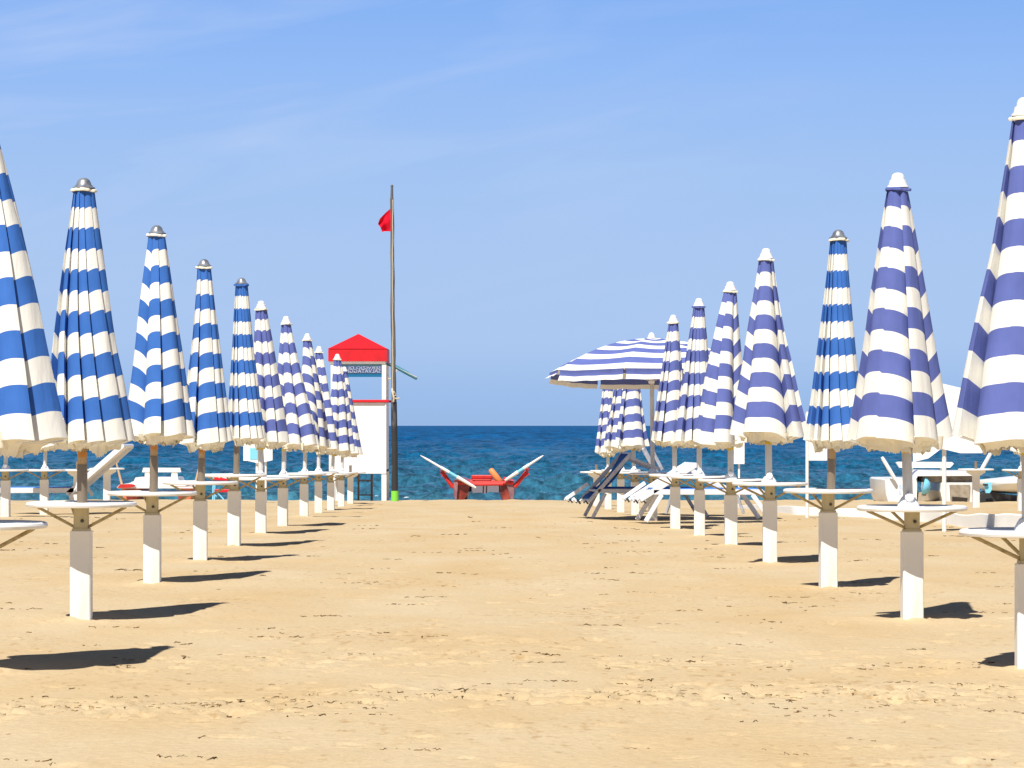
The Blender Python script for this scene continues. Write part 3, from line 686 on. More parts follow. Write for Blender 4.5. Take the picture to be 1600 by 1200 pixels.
for i, u in enumerate(umb):
    x, base, d, typ, tx, ty, hx, hy, hw, seed, label, grp_ = u
    umbrella(x, base, d, typ, tx, ty, hx, hy, hw, seed, label, grp_, rot=R([2, -3, 1, 4, -2][i % 5]) if i != 1 else R(1.5), post_u=132 if i == 12 else None, table_u=168 if i == 12 else None, sticker=(i != 13))

# bare stands without a parasol
for x, base, d, label in ((547.5, 788, 3.52, 'bare white round-table stand beside the legs of the lifeguard tower'),
                          (932, 791, 3.29, 'bare white round-table stand left of the grey sunbed, by the shore'),
                          (121, 795, 2.9, 'bare white round-table stand behind the brown pole of the nearest left parasol'),
                          (167, 789, 3.1, 'bare white round-table stand just left of the red pedal catamaran'),
                          (1525, 791, 3.05, 'bare white round-table stand in front of the gap between the two white boats')):
    b = P(x, base, d)
    root = empty('table_stand', Vector((b.x, b.y, min(b.z, gz(b.x, b.y)))), label, 'table', 'bare table stands without parasols')
    table_and_post(root, b, 'T', 0, 175, r=.30, trestle=True)

# ------------------------------------------------------------------ open parasol
def open_umbrella():
    x, base, d = 1020, 814, 2.328
    b = P(x, base, d); root = empty('beach_umbrella', Vector((b.x, b.y, min(b.z, gz(b.x, b.y)))), 'wide open blue and white striped parasol with white scalloped edge, above the sunbeds', 'umbrella', GR)
    tz = table_and_post(root, b, 'B', 134, 172)
    apex = P(1018, 529, d); pt = apex.copy(); pt.z -= .0
    p = MB(); p.tube([(b.x, b.y, tz + .01), (pt.x, pt.y, pt.z - .01)], .0275, 16); p.build('pole', M['grey_pole'], root, 40)
    k = MB(); q = Vector((b.x, b.y, tz + .010)); k.lathe([(.062, 0), (.060, .012), (.050, .03), (.038, .05), (.031, .055)], q, 24); k.build('tilt_joint', M['cap_white'], root, 40)
    Rr = 1.37; n = 8; a0 = -math.pi / 2 - R(17); seg = 16; nu = n * seg; rows = 44
    u = np.arange(nu); th = a0 + u / nu * 2 * math.pi; fr = (u % seg) / seg; mid = np.sin(fr * math.pi)
    poly = np.cos(math.pi / n) / np.cos((fr - .5) * 2 * math.pi / n)
    v = np.linspace(0.02, 1, rows)[:, None]
    prad = (poly * (1 - .02 * mid))[None, :]
    r = Rr * v * prad
    sag = .020 * mid[None, :] * v * (1 - v) * 4
    z = pt.z - .455 * v ** 2 - sag - .037 * (r * np.sin(th)[None, :])
    # wind lifts the left tip
    lift = .04 * np.clip(-np.cos(th) - .80, 0, 1)[None, :] / .2 * v ** 4
    z = z + lift
    X = pt.x + r * np.cos(th)[None, :]; Y = pt.y + r * np.sin(th)[None, :]
    uvx = np.tile((u / nu)[None, :], (rows, 1)); vv = .825 * v + 0 * X
    can = grid_mesh('canopy', X, Y, z, M['cloth_b'], root, (uvx, vv), True, 60)
    bpy.context.view_layer.update()
    # hanging edge flaps, one per panel, slit at every rib
    for k in range(n):
        m = 15; f = np.linspace(.02, .98, m); ang = a0 + (k + f) * 2 * math.pi / n
        pl = np.cos(math.pi / n) / np.cos((f - .5) * 2 * math.pi / n) * (1 - .02 * np.sin(f * math.pi))
        zb = pt.z - .455 + .04 * np.clip(-np.cos(ang) - .80, 0, 1) / .2 - .037 * Rr * pl * np.sin(ang)
        flare = .07 if k in (6,) else .025
        rws = []
        for q in np.linspace(0, 1, 7):
            rr = Rr * pl + .004 + flare * q * q * np.ones(m) - .01 * np.sin(q * 3) + .008 * np.sin(f * 14 + k) * q
            rws.append((pt.x + rr * np.cos(ang), pt.y + rr * np.sin(ang), zb - .135 * q * (1 if k != 6 else .6) + .004 * np.sin(f * 20) * q))
        grid_mesh('edge_flap', np.array([w[0] for w in rws]), np.array([w[1] for w in rws]), np.array([w[2] for w in rws]), M['cloth_b'], can,
                  (np.tile(f, (7, 1)), np.tile((.835 + .155 * np.linspace(0, 1, 7))[:, None], (1, m))), False, 60)
        a = a0 + k * 2 * math.pi / n
        rb = MB(); pts = []
        for q in np.linspace(.03, 1.0, 8): pts.append(Vector((pt.x + Rr * q * math.cos(a), pt.y + Rr * q * math.sin(a), pt.z - .015 - .455 * q ** 2 - .037 * Rr * q * math.sin(a))))
        rb.tube(pts, .006, 6); rb.build('rib', M['grey_pole'], root, 40)
        st = MB(); st.tube([Vector((pt.x, pt.y, pt.z - .55)) + Vector((math.cos(a), math.sin(a), 0)) * .03, pts[4]], .005, 6); st.build('stretcher', M['grey_pole'], root, 40)
    c = MB(); c.lathe([(.046, -.006), (.062, 0), (.064, .010), (.047, .018), (.045, .040), (.036, .046), (.032, .060), (.022, .073), (.004, .080)], pt, 24); c.build('cap', M['cap_white'], root, 50)
    h = MB(); h.lathe([(.032, -.03), (.040, -.02), (.040, .02), (.032, .03)], Vector((pt.x, pt.y, pt.z - .55)), 16); h.build('runner', M['cap_white'], root, 40)
open_umbrella()

# ------------------------------------------------------------------ lifeguard tower
def tower():
    d = 4.3; T_ = 1.42       # depth of the cabin
    root = empty('lifeguard_tower', P(558, 783, d), 'white lifeguard tower with red pyramid roof and blue banner', 'tower')
    def box_px(x0, y0, x1, y1, dy0, dy1): 
        a = P(x0, y0, d); c = P(x1, y1, d); return Vector(((a.x + c.x) / 2, a.y + (dy0 + dy1) / 2, (a.z + c.z) / 2)), (abs(c.x - a.x), dy1 - dy0, abs(a.z - c.z))
    r = MB(); e0 = P(512, 545, d); e1 = P(605.5, 545, d); ap = P(557.5, 520, d); cy = e0.y + T_ / 2
    yf = e0.y - .06; yb = e0.y + T_ + .06
    vs = [Vector((e0.x, yf, e0.z)), Vector((e1.x, yf, e0.z)), Vector((e1.x, yb, e0.z)), Vector((e0.x, yb, e0.z)), Vector((ap.x, cy, ap.z))]
    r.add(vs, [(0, 1, 4), (1, 2, 4), (2, 3, 4), (3, 0, 4), (3, 2, 1, 0)])
    ro = r.build('roof', M['red'], root)
    f = MB(); a = P(513, 547, d); c = P(604.5, 563.5, d); zc = (a.z + c.z) / 2; hz = a.z - c.z + .03
    for (cx, cyy, sx, sy) in (((a.x + c.x) / 2, yf + .02, c.x - a.x, .03), ((a.x + c.x) / 2, yb - .02, c.x - a.x, .03), (a.x + .015, cy, .03, yb - yf - .075), (c.x - .015, cy, .03, yb - yf - .075)):
        f.box((cx, cyy, zc), (sx, sy, hz))
    f.build('fascia', M['red'], ro)
    w = MB(); cc, ss = box_px(515, 563.5, 602, 567.5, -.03, T_ + .03); w.box(cc, ss); w.build('ceiling_frame', M['tower_white'], root)
    for xx in (520, 600):
        for yy in (.05, T_ - .05):
            p = MB(); cc, ss = box_px(xx - 3.4, 567.6, xx + 3.4, 627, yy - .05, yy + .05); p.box(cc, ss, None, .006); p.build('corner_post', M['tower_white'], root)
            p = MB(); cc, ss = box_px(xx - 4, 739, xx + 4, 792, yy - .055, yy + .055); p.box(cc, ss, None, .006); p.build('leg', M['tower_white'], root)
    # walls of the cabin
    for nm, (x0, x1, dy0, dy1) in (('front', (514, 603.5, 0, .03)), ('back', (514, 603.5, T_ - .03, T_)), ('l', (514, 516, .031, T_ - .031)), ('r', (601.5, 603.5, .031, T_ - .031))):
        p = MB(); cc, ss = box_px(x0, 629, x1, 740, dy0, dy1); p.box(cc, ss); p.build('wall', M['tower_white'], root)
    p = MB()
    for (x0, x1) in ((514, 515.6), (601.9, 603.5)):
        cc, ss = box_px(x0, 630, x1, 740, -.02, -.001); p.box(cc, ss)
    cc, ss = box_px(515.7, 737.5, 601.8, 740, -.02, -.001); p.box(cc, ss); p.build('wall_trim', M['tower_white'], root)
    p = MB(); cc, ss = box_px(514, 734, 603.5, 737, .031, T_ - .031); p.box(cc, ss); p.build('floor', M['tower_white'], root)
    for (dy0, dy1) in ((-.06, .05), (T_ - .05, T_ + .06)):
        p = MB(); cc, ss = box_px(510, 624.6, 607.5, 628.4, dy0, dy1); p.box(cc, ss, None, .004); p.build('rail', M['red'], root)
    # ladder on the far side, seen between the legs
    p = MB()
    cc, ss = box_px(574, 741, 577.5, 792, T_ + .1, T_ + .16); p.box(cc, ss)
    cc, ss = box_px(553, 741, 556, 792, T_ + .1, T_ + .16); p.box(cc, ss)
    for yy in (751.5, 775): 
        cc, ss = box_px(556.1, yy, 573.9, yy + 2, T_ + .11, T_ + .15); p.box(cc, ss)
    p.build('ladder', M['rust'], root)
    # banner seen from behind, lettering mirrored
    bn = MB(); a = P(521, 569, d); c = P(599, 588.5, d)
    def strip(y0, y1, mt, nm, par, dy, thk=.006):
        q = MB(); cc, ss = box_px(524, y0, 596.5, y1, dy, dy + thk); q.box(cc, ss); return q.build(nm, mt, par)
    ban = strip(569, 589, M['ban_teal'], 'banner', root, .02)
    strip(569.3, 571.8, M['ban_light'], 'banner_stripe', ban, .012)
    strip(572.2, 583.5, M['ban_dark'], 'banner_field', ban, .012)
    for (txt, yb_, sz, x1) in (('SERVIZIO DI', 576.9, 4.6, 595), ('SALVATAGGIO', 582.6, 6.2, 595)):
        cu = bpy.data.curves.new('lettering', 'FONT'); cu.body = txt; cu.size = sz * d * U * 1.35; cu.extrude = .002; cu.resolution_u = 2
        o = bpy.data.objects.new('tmp', cu); C.objects.link(o); bpy.context.view_layer.update()
        me = bpy.data.meshes.new_from_object(o.evaluated_get(bpy.context.evaluated_depsgraph_get())); bpy.data.objects.remove(o)
        wv = max(v.co.x for v in me.vertices); want = (58 if txt[1] == 'A' else 50) * d * U; pos = P(x1, yb_, d)
        for v in me.vertices:
            x_, y_, z_ = v.co; v.co = (pos.x - x_ * want / wv, pos.y + .005 + z_, pos.z + y_)
        for v in me.vertices: v.co = v.co - root.matrix_world.translation
        me.materials.append(M['ban_text']); lo = bpy.data.objects.new('lettering', me); C.objects.link(lo); lo.parent = ban
    # rolled awning pole sticking out to the right
    p = MB(); p.tube([P(603, 567.5, d, .2), P(618, 573, d, .2), P(636, 583, d, .2), P(651, 592, d, .2)], [.035, .045, .045, .03], 10); aw = p.build('rolled_awning', M['teal'], root, 40)
    p = MB(); p.tube([P(604, 566, d, .17), P(651, 589.6, d, .17)], .015, 8); p.build('awning_pole', M['frame'], aw, 40)
    p = MB(); pts = []
    for i in range(13):
        q = i / 12; pts.append(P(600 + 20 * q, 588 + 6 * math.sin(q * 2.2) - 16 * q ** 3, d, .1))
    p.tube(pts, .012, 6); p.build('cable', M['rope'], root, 40)
tower()

# ------------------------------------------------------------------ flag pole
def flagpole():
    d = 4.12; root = empty('flag_pole', P(617, 782, d), 'tall dark flag pole with green foot beside the lifeguard tower', 'flag pole')
    p = MB(); pts = []; rr = []
    for i in range(24):
        q = i / 23; y = 640 - q * 330; x = 615.2 - 3.0 * q + .35 * math.sin(q * 23) + .25 * math.sin(q * 9)
        pts.append(P(x, y, d)); rr.append((.058 - .018 * q) * (1 + .06 * math.sin(i * 2.3)))
    p.tube(pts, rr, 12); p.build('mast', M['mast'], root, 50)
    p = MB(); p.tube([P(612.2, 312, d), P(612.4, 292, d)], [.036, .026], 10); p.lathe([(.03, 0), (.035, .02), (.02, .05)], P(612.4, 292, d), 10); p.build('mast_tip', M['mast'], root, 50)
    p = MB(); p.tube([P(616.8, 768, d), P(616.4, 700, d), P(615.4, 628, d)], [.078, .076, .068], 14); p.build('lower_tube', M['black'], root, 50)
    p = MB(); p.tube([P(617, 792, d), P(616.9, 767, d)], [.088, .085], 14); p.build('foot', M['green'], root, 50)
    p = MB(); pts = [P(613.8, 312 + i * 13.2, d, -.06) + Vector((.006 * math.sin(i * 1.7), 0, 0)) for i in range(24)]
    p.tube(pts, .009, 6); 
    p.tube([P(612, 611, d, -.07), P(616, 613, d, -.11), P(619, 617, d, -.06), P(614, 620, d, -.10), P(619, 623, d, -.08), P(624, 622.5, d, -.03)], .020, 8)
    p.tube([P(613, 607, d, -.07), P(614, 614, d, -.12), P(616, 622, d, -.11), P(615, 628, d, -.08)], .022, 8)
    p.build('halyard', M['rope'], root, 50)
    # limp red flag
    out = [(0, 613.2, 321.0, 613.4, 362), (.25, 609.0, 326, 608.5, 361.5), (.5, 603.5, 331, 603.5, 361), (.72, 598, 337, 600, 361), (.88, 593, 342, 596.5, 362.5), (1, 590.4, 349, 594, 355)]
    ny, nx = 14, 22; X = np.zeros((ny, nx)); Y = X.copy(); Z = X.copy()
    qs = np.array([o[0] for o in out]); 
    for i in range(ny):
        for j in range(nx):
            t = j / (nx - 1); s = i / (ny - 1)
            xt = np.interp(t, qs, [o[1] for o in out]); yt = np.interp(t, qs, [o[2] for o in out]); xb = np.interp(t, qs, [o[3] for o in out]); yb = np.interp(t, qs, [o[4] for o in out])
            pnt = P(xt + (xb - xt) * s + .5 * math.sin(s * 5 + t * 3), yt + (yb - yt) * s, d, .08 * math.sin(t * 7 + s * 3.5) * (t + .1) + .05 * t * math.sin(s * 8))
            X[i, j], Y[i, j], Z[i, j] = pnt
    fl = grid_mesh('flag', X, Y, Z, M['flag'], None, None, False, 60)
    me = fl.data; c = P(613.3, 342, d)
    for v in me.vertices: v.co = v.co - c
    fl.location = c; tag(fl, 'small limp red flag near the top of the tall pole', 'flag')
flagpole()

# ------------------------------------------------------------------ boats
def hull(pxs, d, length, root, mat, name='hull', flip=False, bow_up=.10):
    """pxs: front outline in photo pixels (closed); swept back by length with taper"""
    m = MB(); n = len(pxs); front = [P(x, y, d) for x, y in pxs]; c = sum(front, Vector()) / n
    rows = [(0, .80, .0), (.12, .96, 0), (.35, 1.05, 0), (.7, 1.0, 0), (.93, .7, .0), (1, .35, .0)]
    vs = []
    for (q, s, u) in rows:
        for p in front:
            k = (p - c); vs.append(Vector((c.x + k.x * s, c.y + length * q, c.z + k.z * (s * .25 + .75) + bow_up * (abs(q - .45) ** 2) * 2)))
    fs = [tuple(range(n)), tuple(range(len(vs) - 1, len(vs) - n - 1, -1))]
    for r_ in range(len(rows) - 1):
        for i in range(n): j = (i + 1) % n; fs.append((r_ * n + i, r_ * n + j, r_ * n + n + j, r_ * n + n + i))
    m.add(vs, fs); return m.build(name, mat, root, 50)

def red_boat():
    d = 4.45; root = empty('rowing_catamaran', P(757, 786, d), 'red twin-hulled rescue rowing boat with white oars raised, at the end of the aisle', 'boat')
    h1 = hull([(708, 752), (720, 750), (736, 754), (735, 768), (728, 782), (722, 788), (712, 788), (708.5, 772)], d, 3.4, root, M['boat_brown'])
    h2 = hull([(779, 754), (790, 751), (804, 754), (806, 762), (801, 788), (786, 788), (781, 775)], d, 3.4, root, M['boat_brown'])
    # keel ridge plates on the bows
    k = MB(); f = lambda x, y, dy=0: P(x, y, d, dy)
    k.add([f(709, 753, -.06), f(716, 751, -.12), f(713, 786, -.10), f(708.5, 772, -.02)], [(0, 1, 2, 3)]); k.build('bow_plate', M['plate'], h1)
    k = MB(); k.add([f(790, 752, -.10), f(804, 754, -.02), f(802, 786, -.02), f(799, 786, -.08)], [(0, 1, 2, 3)]); k.build('bow_plate', M['plate'], h2)
    b = MB(); b.tube([P(712, 754.5, d, -.05), P(802, 754.5, d, -.05)], .045, 10); b.tube([P(738, 757, d, -.08), P(786, 756.5, d, -.08)], .035, 10); b.build('cross_beam', M['boat_red'], root, 50)
    b = MB(); b.tube([P(712, 754, d, 1.6), P(802, 754, d, 1.6)], .045, 10); b.build('cross_beam', M['boat_red'], root, 50)
    b = MB(); a = P(737, 758, d, .4); c = P(780, 770, d, .4)
    pts = [P(737, 758, d), P(780, 758, d), P(779, 770, d), P(765, 769, d), P(758, 772, d), P(750, 770, d), P(737, 771, d)]
    b.prism(pts, (0, .3, 0), (0, 1.3, 0)); b.build('footwell', M['grey_cloth'], root)
    for x in (755, 760): 
        s = MB(); s.tube([P(x, 758, d, .28), P(x - .5, 771, d, .28)], .012, 6); s.build('well_seam', M['dark'], root, 40)
    s = MB(); ctr = P(752.5, 746.5, d, .9); s.box(ctr, (34 * d * U, .10, 6.5 * d * U), None, .02); s.box(P(752, 750.8, d, .9), (30 * d * U, .40, .035), None, .01); s.build('seat_back', M['boat_red'], root)
    s = MB(); s.tube([P(740, 749, d, .9), P(740, 756, d, .9)], .02, 8); s.tube([P(766, 749, d, .9), P(766, 756, d, .9)], .02, 8); s.build('seat_support', M['boat_red'], root, 40)
    fl = MB(); a = P(765.5, 733, d, .3); c = P(784, 757, d, .3); v = (c - a)
    fl.tube([a, a + v * .08, a + v * .5, a + v * .93, c], [.035, .07, .08, .075, .03], 14)
    tag(fl.build('rescue_float', M['orange'], None, 60), 'orange rescue float propped on the red rowing boat', 'float')
    for side, (pa, pb, hx) in enumerate((((657, 711.5), (743.5, 762), 1), ((849, 711.5), (789, 750.5), -1))):
        o = MB(); A = P(*pa, d, -.15); B = P(*pb, d, -.15); v = B - A
        o.tube([A, A + v * .05, A + v * .12, A + v * .36, A + v * .39, A + v * .46], [.008, .018, .027, .030, .040, .038], 12)
        o.tube([A + v * .46, A + v * .52], .040, 12); o.tube([A + v * .66, A + v * .70, A + v * .95, B], [.048, .046, .036, .024], 12)
        oo = o.build('oar', M['oar'], root, 50)
        g = MB(); g.tube([A + v * .52, A + v * .66], .037, 12); g.build('oar_grip_band', M['light_blue'], oo, 50)
    for (p0, p1, p2) in (((690, 733), (691.5, 738), (708, 762)), ((825, 731), (822.5, 738), (804, 761))):
        o = MB(); o.tube([P(*p0, d, .0), P(*p1, d, .0), P(*p2, d, .0)], [.03, .05, .055], 10)
        oo = o.build('outrigger', M['boat_red'], root, 50)
        k = MB(); q = P(*p1, d, -.06); k.tube([q + Vector((0, 0, .10)), q - Vector((0, 0, .10))], .02, 8); k.tube([q + Vector((-.05, 0, -.02)), q + Vector((.07, 0, -.05))], .024, 8); k.build('rowlock', M['boat_red'], oo, 40)
    for x in (717.5, 789.5):
        k = MB(); k.lathe([(.05, -.1), (.055, 0), (.05, .09), (.02, .12)], P(x, 753, d, .05), 10); k.build('bollard', M['boat_red'], root, 40)
red_boat()

def left_boat():
    d = 4.35; root = empty('rowing_catamaran', P(245, 788, d), 'red and salmon catamaran with white seats, behind the second left parasol pole', 'boat')
    hull([(186, 762), (215, 762), (217, 770), (212, 788), (194, 788), (188, 776)], d, 3.2, root, M['boat_orange'])
    hull([(273, 762), (303, 762), (303, 770), (299, 788), (279, 788), (274, 776)], d, 3.2, root, M['boat_orange'])
    for pts in ([(195, 766), (214, 765), (210, 784), (200, 786)], [(280, 766), (274.5, 766), (281, 784), (286, 786), (292, 784), (286, 766)]):
        k = MB(); k.prism([P(x, y, d) for x, y in pts], (0, -.05, 0), (0, .02, 0)); k.build('bow_panel', M['boat_brown'], root)
    b = MB(); b.prism([P(x, y, d) for x, y in ((183, 761.5), (187, 757), (206, 756.5), (212, 760), (300, 760.5), (303, 763), (184, 763))], (0, -.05, 0), (0, 1.9, 0)); b.build('deck', M['boat_white'], root)
    b = MB(); b.prism([P(x, y, d) for x, y in ((184, 762.2), (188, 756.8), (206, 756), (213, 758), (208, 761), (200, 762.2))], (0, -.09, 0), (0, -.052, 0)); b.build('red_cloth', M['boat_red'], root)
    b = MB(); b.prism([P(x, y, d) for x, y in ((199, 756.5), (204, 753), (206, 753), (209, 746.5), (275, 746.5), (277, 752), (288, 757), (288, 759.8), (205, 759.8))], (0, .3, 0), (0, 1.5, 0)); b.build('seat', M['boat_white'], root)
    s = MB(); s.prism([P(x, y, d) for x, y in ((217, 738.5), (219, 731.5), (277, 731.5), (278.5, 738.5))], (0, .55, 0), (0, .70, 0)); sb = s.build('backrest', M['boat_white'], root)
    for x in (226, 268):
        k = MB(); k.prism([P(x - 4.5, 738.6, d), P(x + 4.5, 738.6, d), P(x + 5, 746.4, d), P(x - 5, 746.4, d)], (0, .57, 0), (0, .68, 0)); k.build('support', M['cream'], sb)
    for a, c in (((180, 724), (188.5, 757)), ((309.5, 731), (303.5, 757))):
        o = MB(); A = P(*a, d, .2); B = P(*c, d, .2); o.tube([A, B], [.022, .032], 8)
        if a[0] < 200: o.tube([A + Vector((-.04, 0, .05)), A, A + Vector((.06, 0, .05))], .014, 6)
        o.build('oar', M['oar_wood'], root, 50)
left_boat()

def right_boat():
    d = 4.0; root = empty('catamaran', P(1450, 790, d), 'white beached catamaran with bench and raised white oars, left one of the two white boats', 'boat')
    def pr(pts, dy0, dy1, nm, mt, par=root):
        k = MB(); k.prism([P(x, y, d) for x, y in pts], (0, dy0, 0), (0, dy1, 0)); return k.build(nm, mt, par)
    h1 = hull([(1377.5, 750), (1381, 748), (1438, 748), (1440, 756), (1439, 786), (1384, 786), (1379, 772)], d, 3.0, root, M['boat_white'], bow_up=.02)
    k = MB(); k.lathe([(.02, -.005), (.21, 0), (.2, .06), (.13, .13), (.03, .17)], P(1444, 760, d, .16), 20, Vector((.9, -.1, -.2))); k.build('blue_bow_cover', M['light_blue'], root, 50)
    pr([(1436, 770), (1449, 767), (1447, 778), (1441, 786), (1434, 786)], .05, .4, 'keel', M['recess'])
    h2 = pr([(1471, 754), (1521, 754), (1521, 786), (1474, 786), (1470, 768)], .06, 3.0, 'hull', M['boat_white'])
    pr([(1484, 757.5), (1516, 757.5), (1514, 786), (1486, 786)], .02, .057, 'open_locker', M['recess'], h2)
    pr([(1488, 776), (1512, 778), (1510, 786), (1488, 786)], .0, .018, 'painted_locker_shadow', M['dark'], h2)  # dark sheet painting the shade inside the locker
    dk = pr([(1428, 748), (1436, 738), (1440, 735.2), (1526, 736.5), (1526, 743.5), (1434, 744), (1432, 748)], .0, 1.6, 'deck', M['boat_white'])
    pr([(1444, 744.2), (1522, 743.7), (1522, 753), (1444, 753.8)], .25, 1.5, 'underframe', M['recess'])
    st = pr([(1406, 723), (1410, 722), (1493, 722.5), (1496, 725), (1490, 731.5), (1412, 731.5)], .5, .75, 'bench_back', M['boat_white'])
    for x in (1430, 1478): pr([(x - 2.5, 731.7), (x + 2.5, 731.7), (x + 2.5, 738), (x - 2.5, 738)], .55, .65, 'support', M['boat_white'], st)
    for pts in ([(1404, 757), (1408, 757), (1409, 763), (1405, 764)], [(1410, 756), (1414, 758), (1413, 765), (1409, 766)], [(1404, 767), (1409, 768), (1408, 774), (1404, 773)], [(1411, 769), (1415, 768), (1414, 776), (1410, 776)]):
        pr(pts, -.004 + .0, .10, 'lettering', M['boat_pale'], h1)
    for a, c in (((1377, 714), (1398, 749)), ((1548, 706), (1526.5, 745))):
        o = MB(); A = P(*a, d, -.1); B = P(*c, d, -.1); o.tube([A, A.lerp(B, .1), A.lerp(B, .6), B], [.03, .042, .046, .04], 10); o.build('oar', M['oar'], root, 50)
right_boat()

def far_right_boat():
    d = 3.9; root = empty('dinghy', P(1575, 786, d), 'white dinghy with a light blue bow rest, rightmost boat on the shore', 'boat')
    m = MB(); L = []
    for (x, yt, yb, w) in ((1531, 752, 758, .05), (1540, 750.5, 767, .35), (1552, 749.5, 770, .55), (1580, 747, 771.5, .75), (1610, 744, 773, .8), (1650, 743, 773, .7)):
        a = P(x, yt, d, .4); b = P(x, yb, d, .4)
        ring = [a + Vector((0, -w, 0)), a.lerp(b, .3) + Vector((0, -w * 1.04, 0)), a.lerp(b, .75) + Vector((0, -w * .75, 0)), b, a.lerp(b, .75) + Vector((0, w * .75, 0)), a.lerp(b, .3) + Vector((0, w * 1.04, 0)), a + Vector((0, w, 0))]
        L.append(ring)
    vs = [v for r_ in L for v in r_]; n = 7; fs = []
    for i in range(len(L) - 1):
        for j in range(n): k = (j + 1) % n; fs.append((i * n + j, i * n + k, i * n + n + k, i * n + n + j))
    fs.append(tuple(range(n))); fs.append(tuple(range(len(vs) - 1, len(vs) - n - 1, -1)))
    m.add(vs, fs); m.build('hull', M['boat_white'], root, 50)
    k = MB(); k.prism([P(x, y, d) for x, y in ((1535, 755), (1546, 753.5), (1547.5, 764), (1544, 770), (1538, 770))], (0, -.22, 0), (0, -.12, 0)); k.build('bow_rest', M['light_blue'], root)
    k = MB(); k.prism([P(x, y, d) for x, y in ((1533, 755.5), (1541, 755.8), (1540, 758), (1538, 759), (1533, 758))], (0, -.27, 0), (0, -.225, 0)); k.build('rest_clamp', M['dark'], root)
    k = MB(); k.prism([P(x, y, d) for x, y in ((1532, 773), (1548, 768), (1590, 775), (1640, 776), (1640, 784), (1532, 786))], (0, .1, 0), (0, .9, 0)); k.build('cradle', M['black'], root)
far_right_boat()

# ------------------------------------------------------------------ director chair by the shore
def chair():
    d = 4.3; root = empty('folding_chair', P(348, 785, d), 'small red folding chair with light blue frame, facing the sea', 'chair')
    for dy in (0, .38):
        for a, c in (((333.5, 742), (332.5, 787)), ((362.5, 742), (362.5, 787))):
            l = MB(); l.tube([P(*a, d, dy), P(*c, d, dy)], .022, 8); l.build('leg', M['light_blue'], root, 40)
    for dy in (.06,):
        l = MB(); l.tube([P(335, 765, d, dy), P(352, 784, d, dy), P(362, 774, d, dy)], .018, 8); l.tube([P(362, 765, d, dy + .2), P(345, 784, d, dy + .2), P(334, 774, d, dy + .2)], .018, 8); l.build('crossed_stay', M['light_blue'], root, 40)
    s = MB(); a = P(348, 748, d, .0); s.box(a, (29 * d * U, .03, 12 * d * U), None, .006); bk = s.build('backrest', M['red'], root)
    s = MB(); a = P(348, 767, d, .2); s.box(a, (26 * d * U, .36, 4.5 * d * U), None, .01); s.build('seat', M['red'], root)
    k = MB(); k.lathe([(.0, 0), (.022, .001), (.022, .006), (.0, .008)], P(342.8, 745.6, d, -.016), 14, Vector((0, -1, 0)))
    k.prism([P(x, y, d) for x, y in ((346.2, 744.6), (349, 745.2), (353, 746.2), (360, 745.2), (360, 746.8), (353, 747.6), (347, 746.6))], (0, -.022, 0), (0, -.0155, 0))
    k.build('lettering', M['cap_white'], bk)
chair()

# ------------------------------------------------------------------ sunbeds
def sunbed(label, d, W, frame, sling, back, bed, legs, braces, th=.022, sag=.07, extra=None, back_mat=None):
    """W: offset vector to the far side; back/bed given as photo pixels of the near side"""
    root = empty('sunbed', P(legs[0][1][0], legs[0][1][1] + 1, d), label, 'sunbed', 'sunbeds under the parasols')
    Q = lambda p, s: P(p[0], p[1], d) + W * s
    for s in (0, 1):
        m = MB(); m.bar(Q(back[0], s), Q(back[1], s), .03, th * 2.2, Vector((0, 1, 0))); m.build('back_rail', frame, root)
        m = MB(); m.bar(Q(bed[0], s), Q(bed[1], s), .03, th * 2.2, Vector((0, 1, 0))); m.build('bed_rail', frame, root)
        for (a, c) in legs:
            m = MB(); m.bar(Q(a, s), Q(c, s), .03, th * 1.9, Vector((0, 1, 0))); m.build('leg', frame, root)
        for (a, c) in braces:
            m = MB(); m.bar(Q(a, s), Q(c, s), .02, th * 1.5, Vector((0, 1, 0))); m.build('brace', frame, root)
    for p in (back[1], bed[0], bed[1], back[0]):
        m = MB(); m.tube([Q(p, 0), Q(p, 1)], th * .8, 8); m.build('cross_bar', frame, root, 40)
    # slings
    for (a, c, nm, sg) in ((back[0], back[1], 'back_sling', sag), (bed[0], bed[1], 'bed_sling', .0)):
        A0, A1, B0, B1 = Q(a, .04), Q(a, .96), Q(c, .04), Q(c, .96); nx_ = 5; ny_ = 14
        X = np.zeros((ny_, nx_)); Y = X.copy(); Z = X.copy(); nrm = (B0 - A0).cross(A1 - A0).normalized()
        if nrm.z > 0: nrm = -nrm
        for i in range(ny_):
            t = .03 + .94 * i / (ny_ - 1)
            for j in range(nx_):
                s = j / (nx_ - 1); p = A0.lerp(B0, t).lerp(A1.lerp(B1, t), s) + nrm * (sg * math.sin(t * math.pi)) + Vector((0, 0, .028 if nm == 'bed_sling' else .012))
                X[i, j], Y[i, j], Z[i, j] = p
        so = grid_mesh(nm, X, Y, Z, back_mat if back_mat and nm == 'back_sling' else sling, root)
        md = so.modifiers.new('thickness', 'SOLIDIFY'); md.thickness = .016
    if extra: extra(root, Q)
    return root

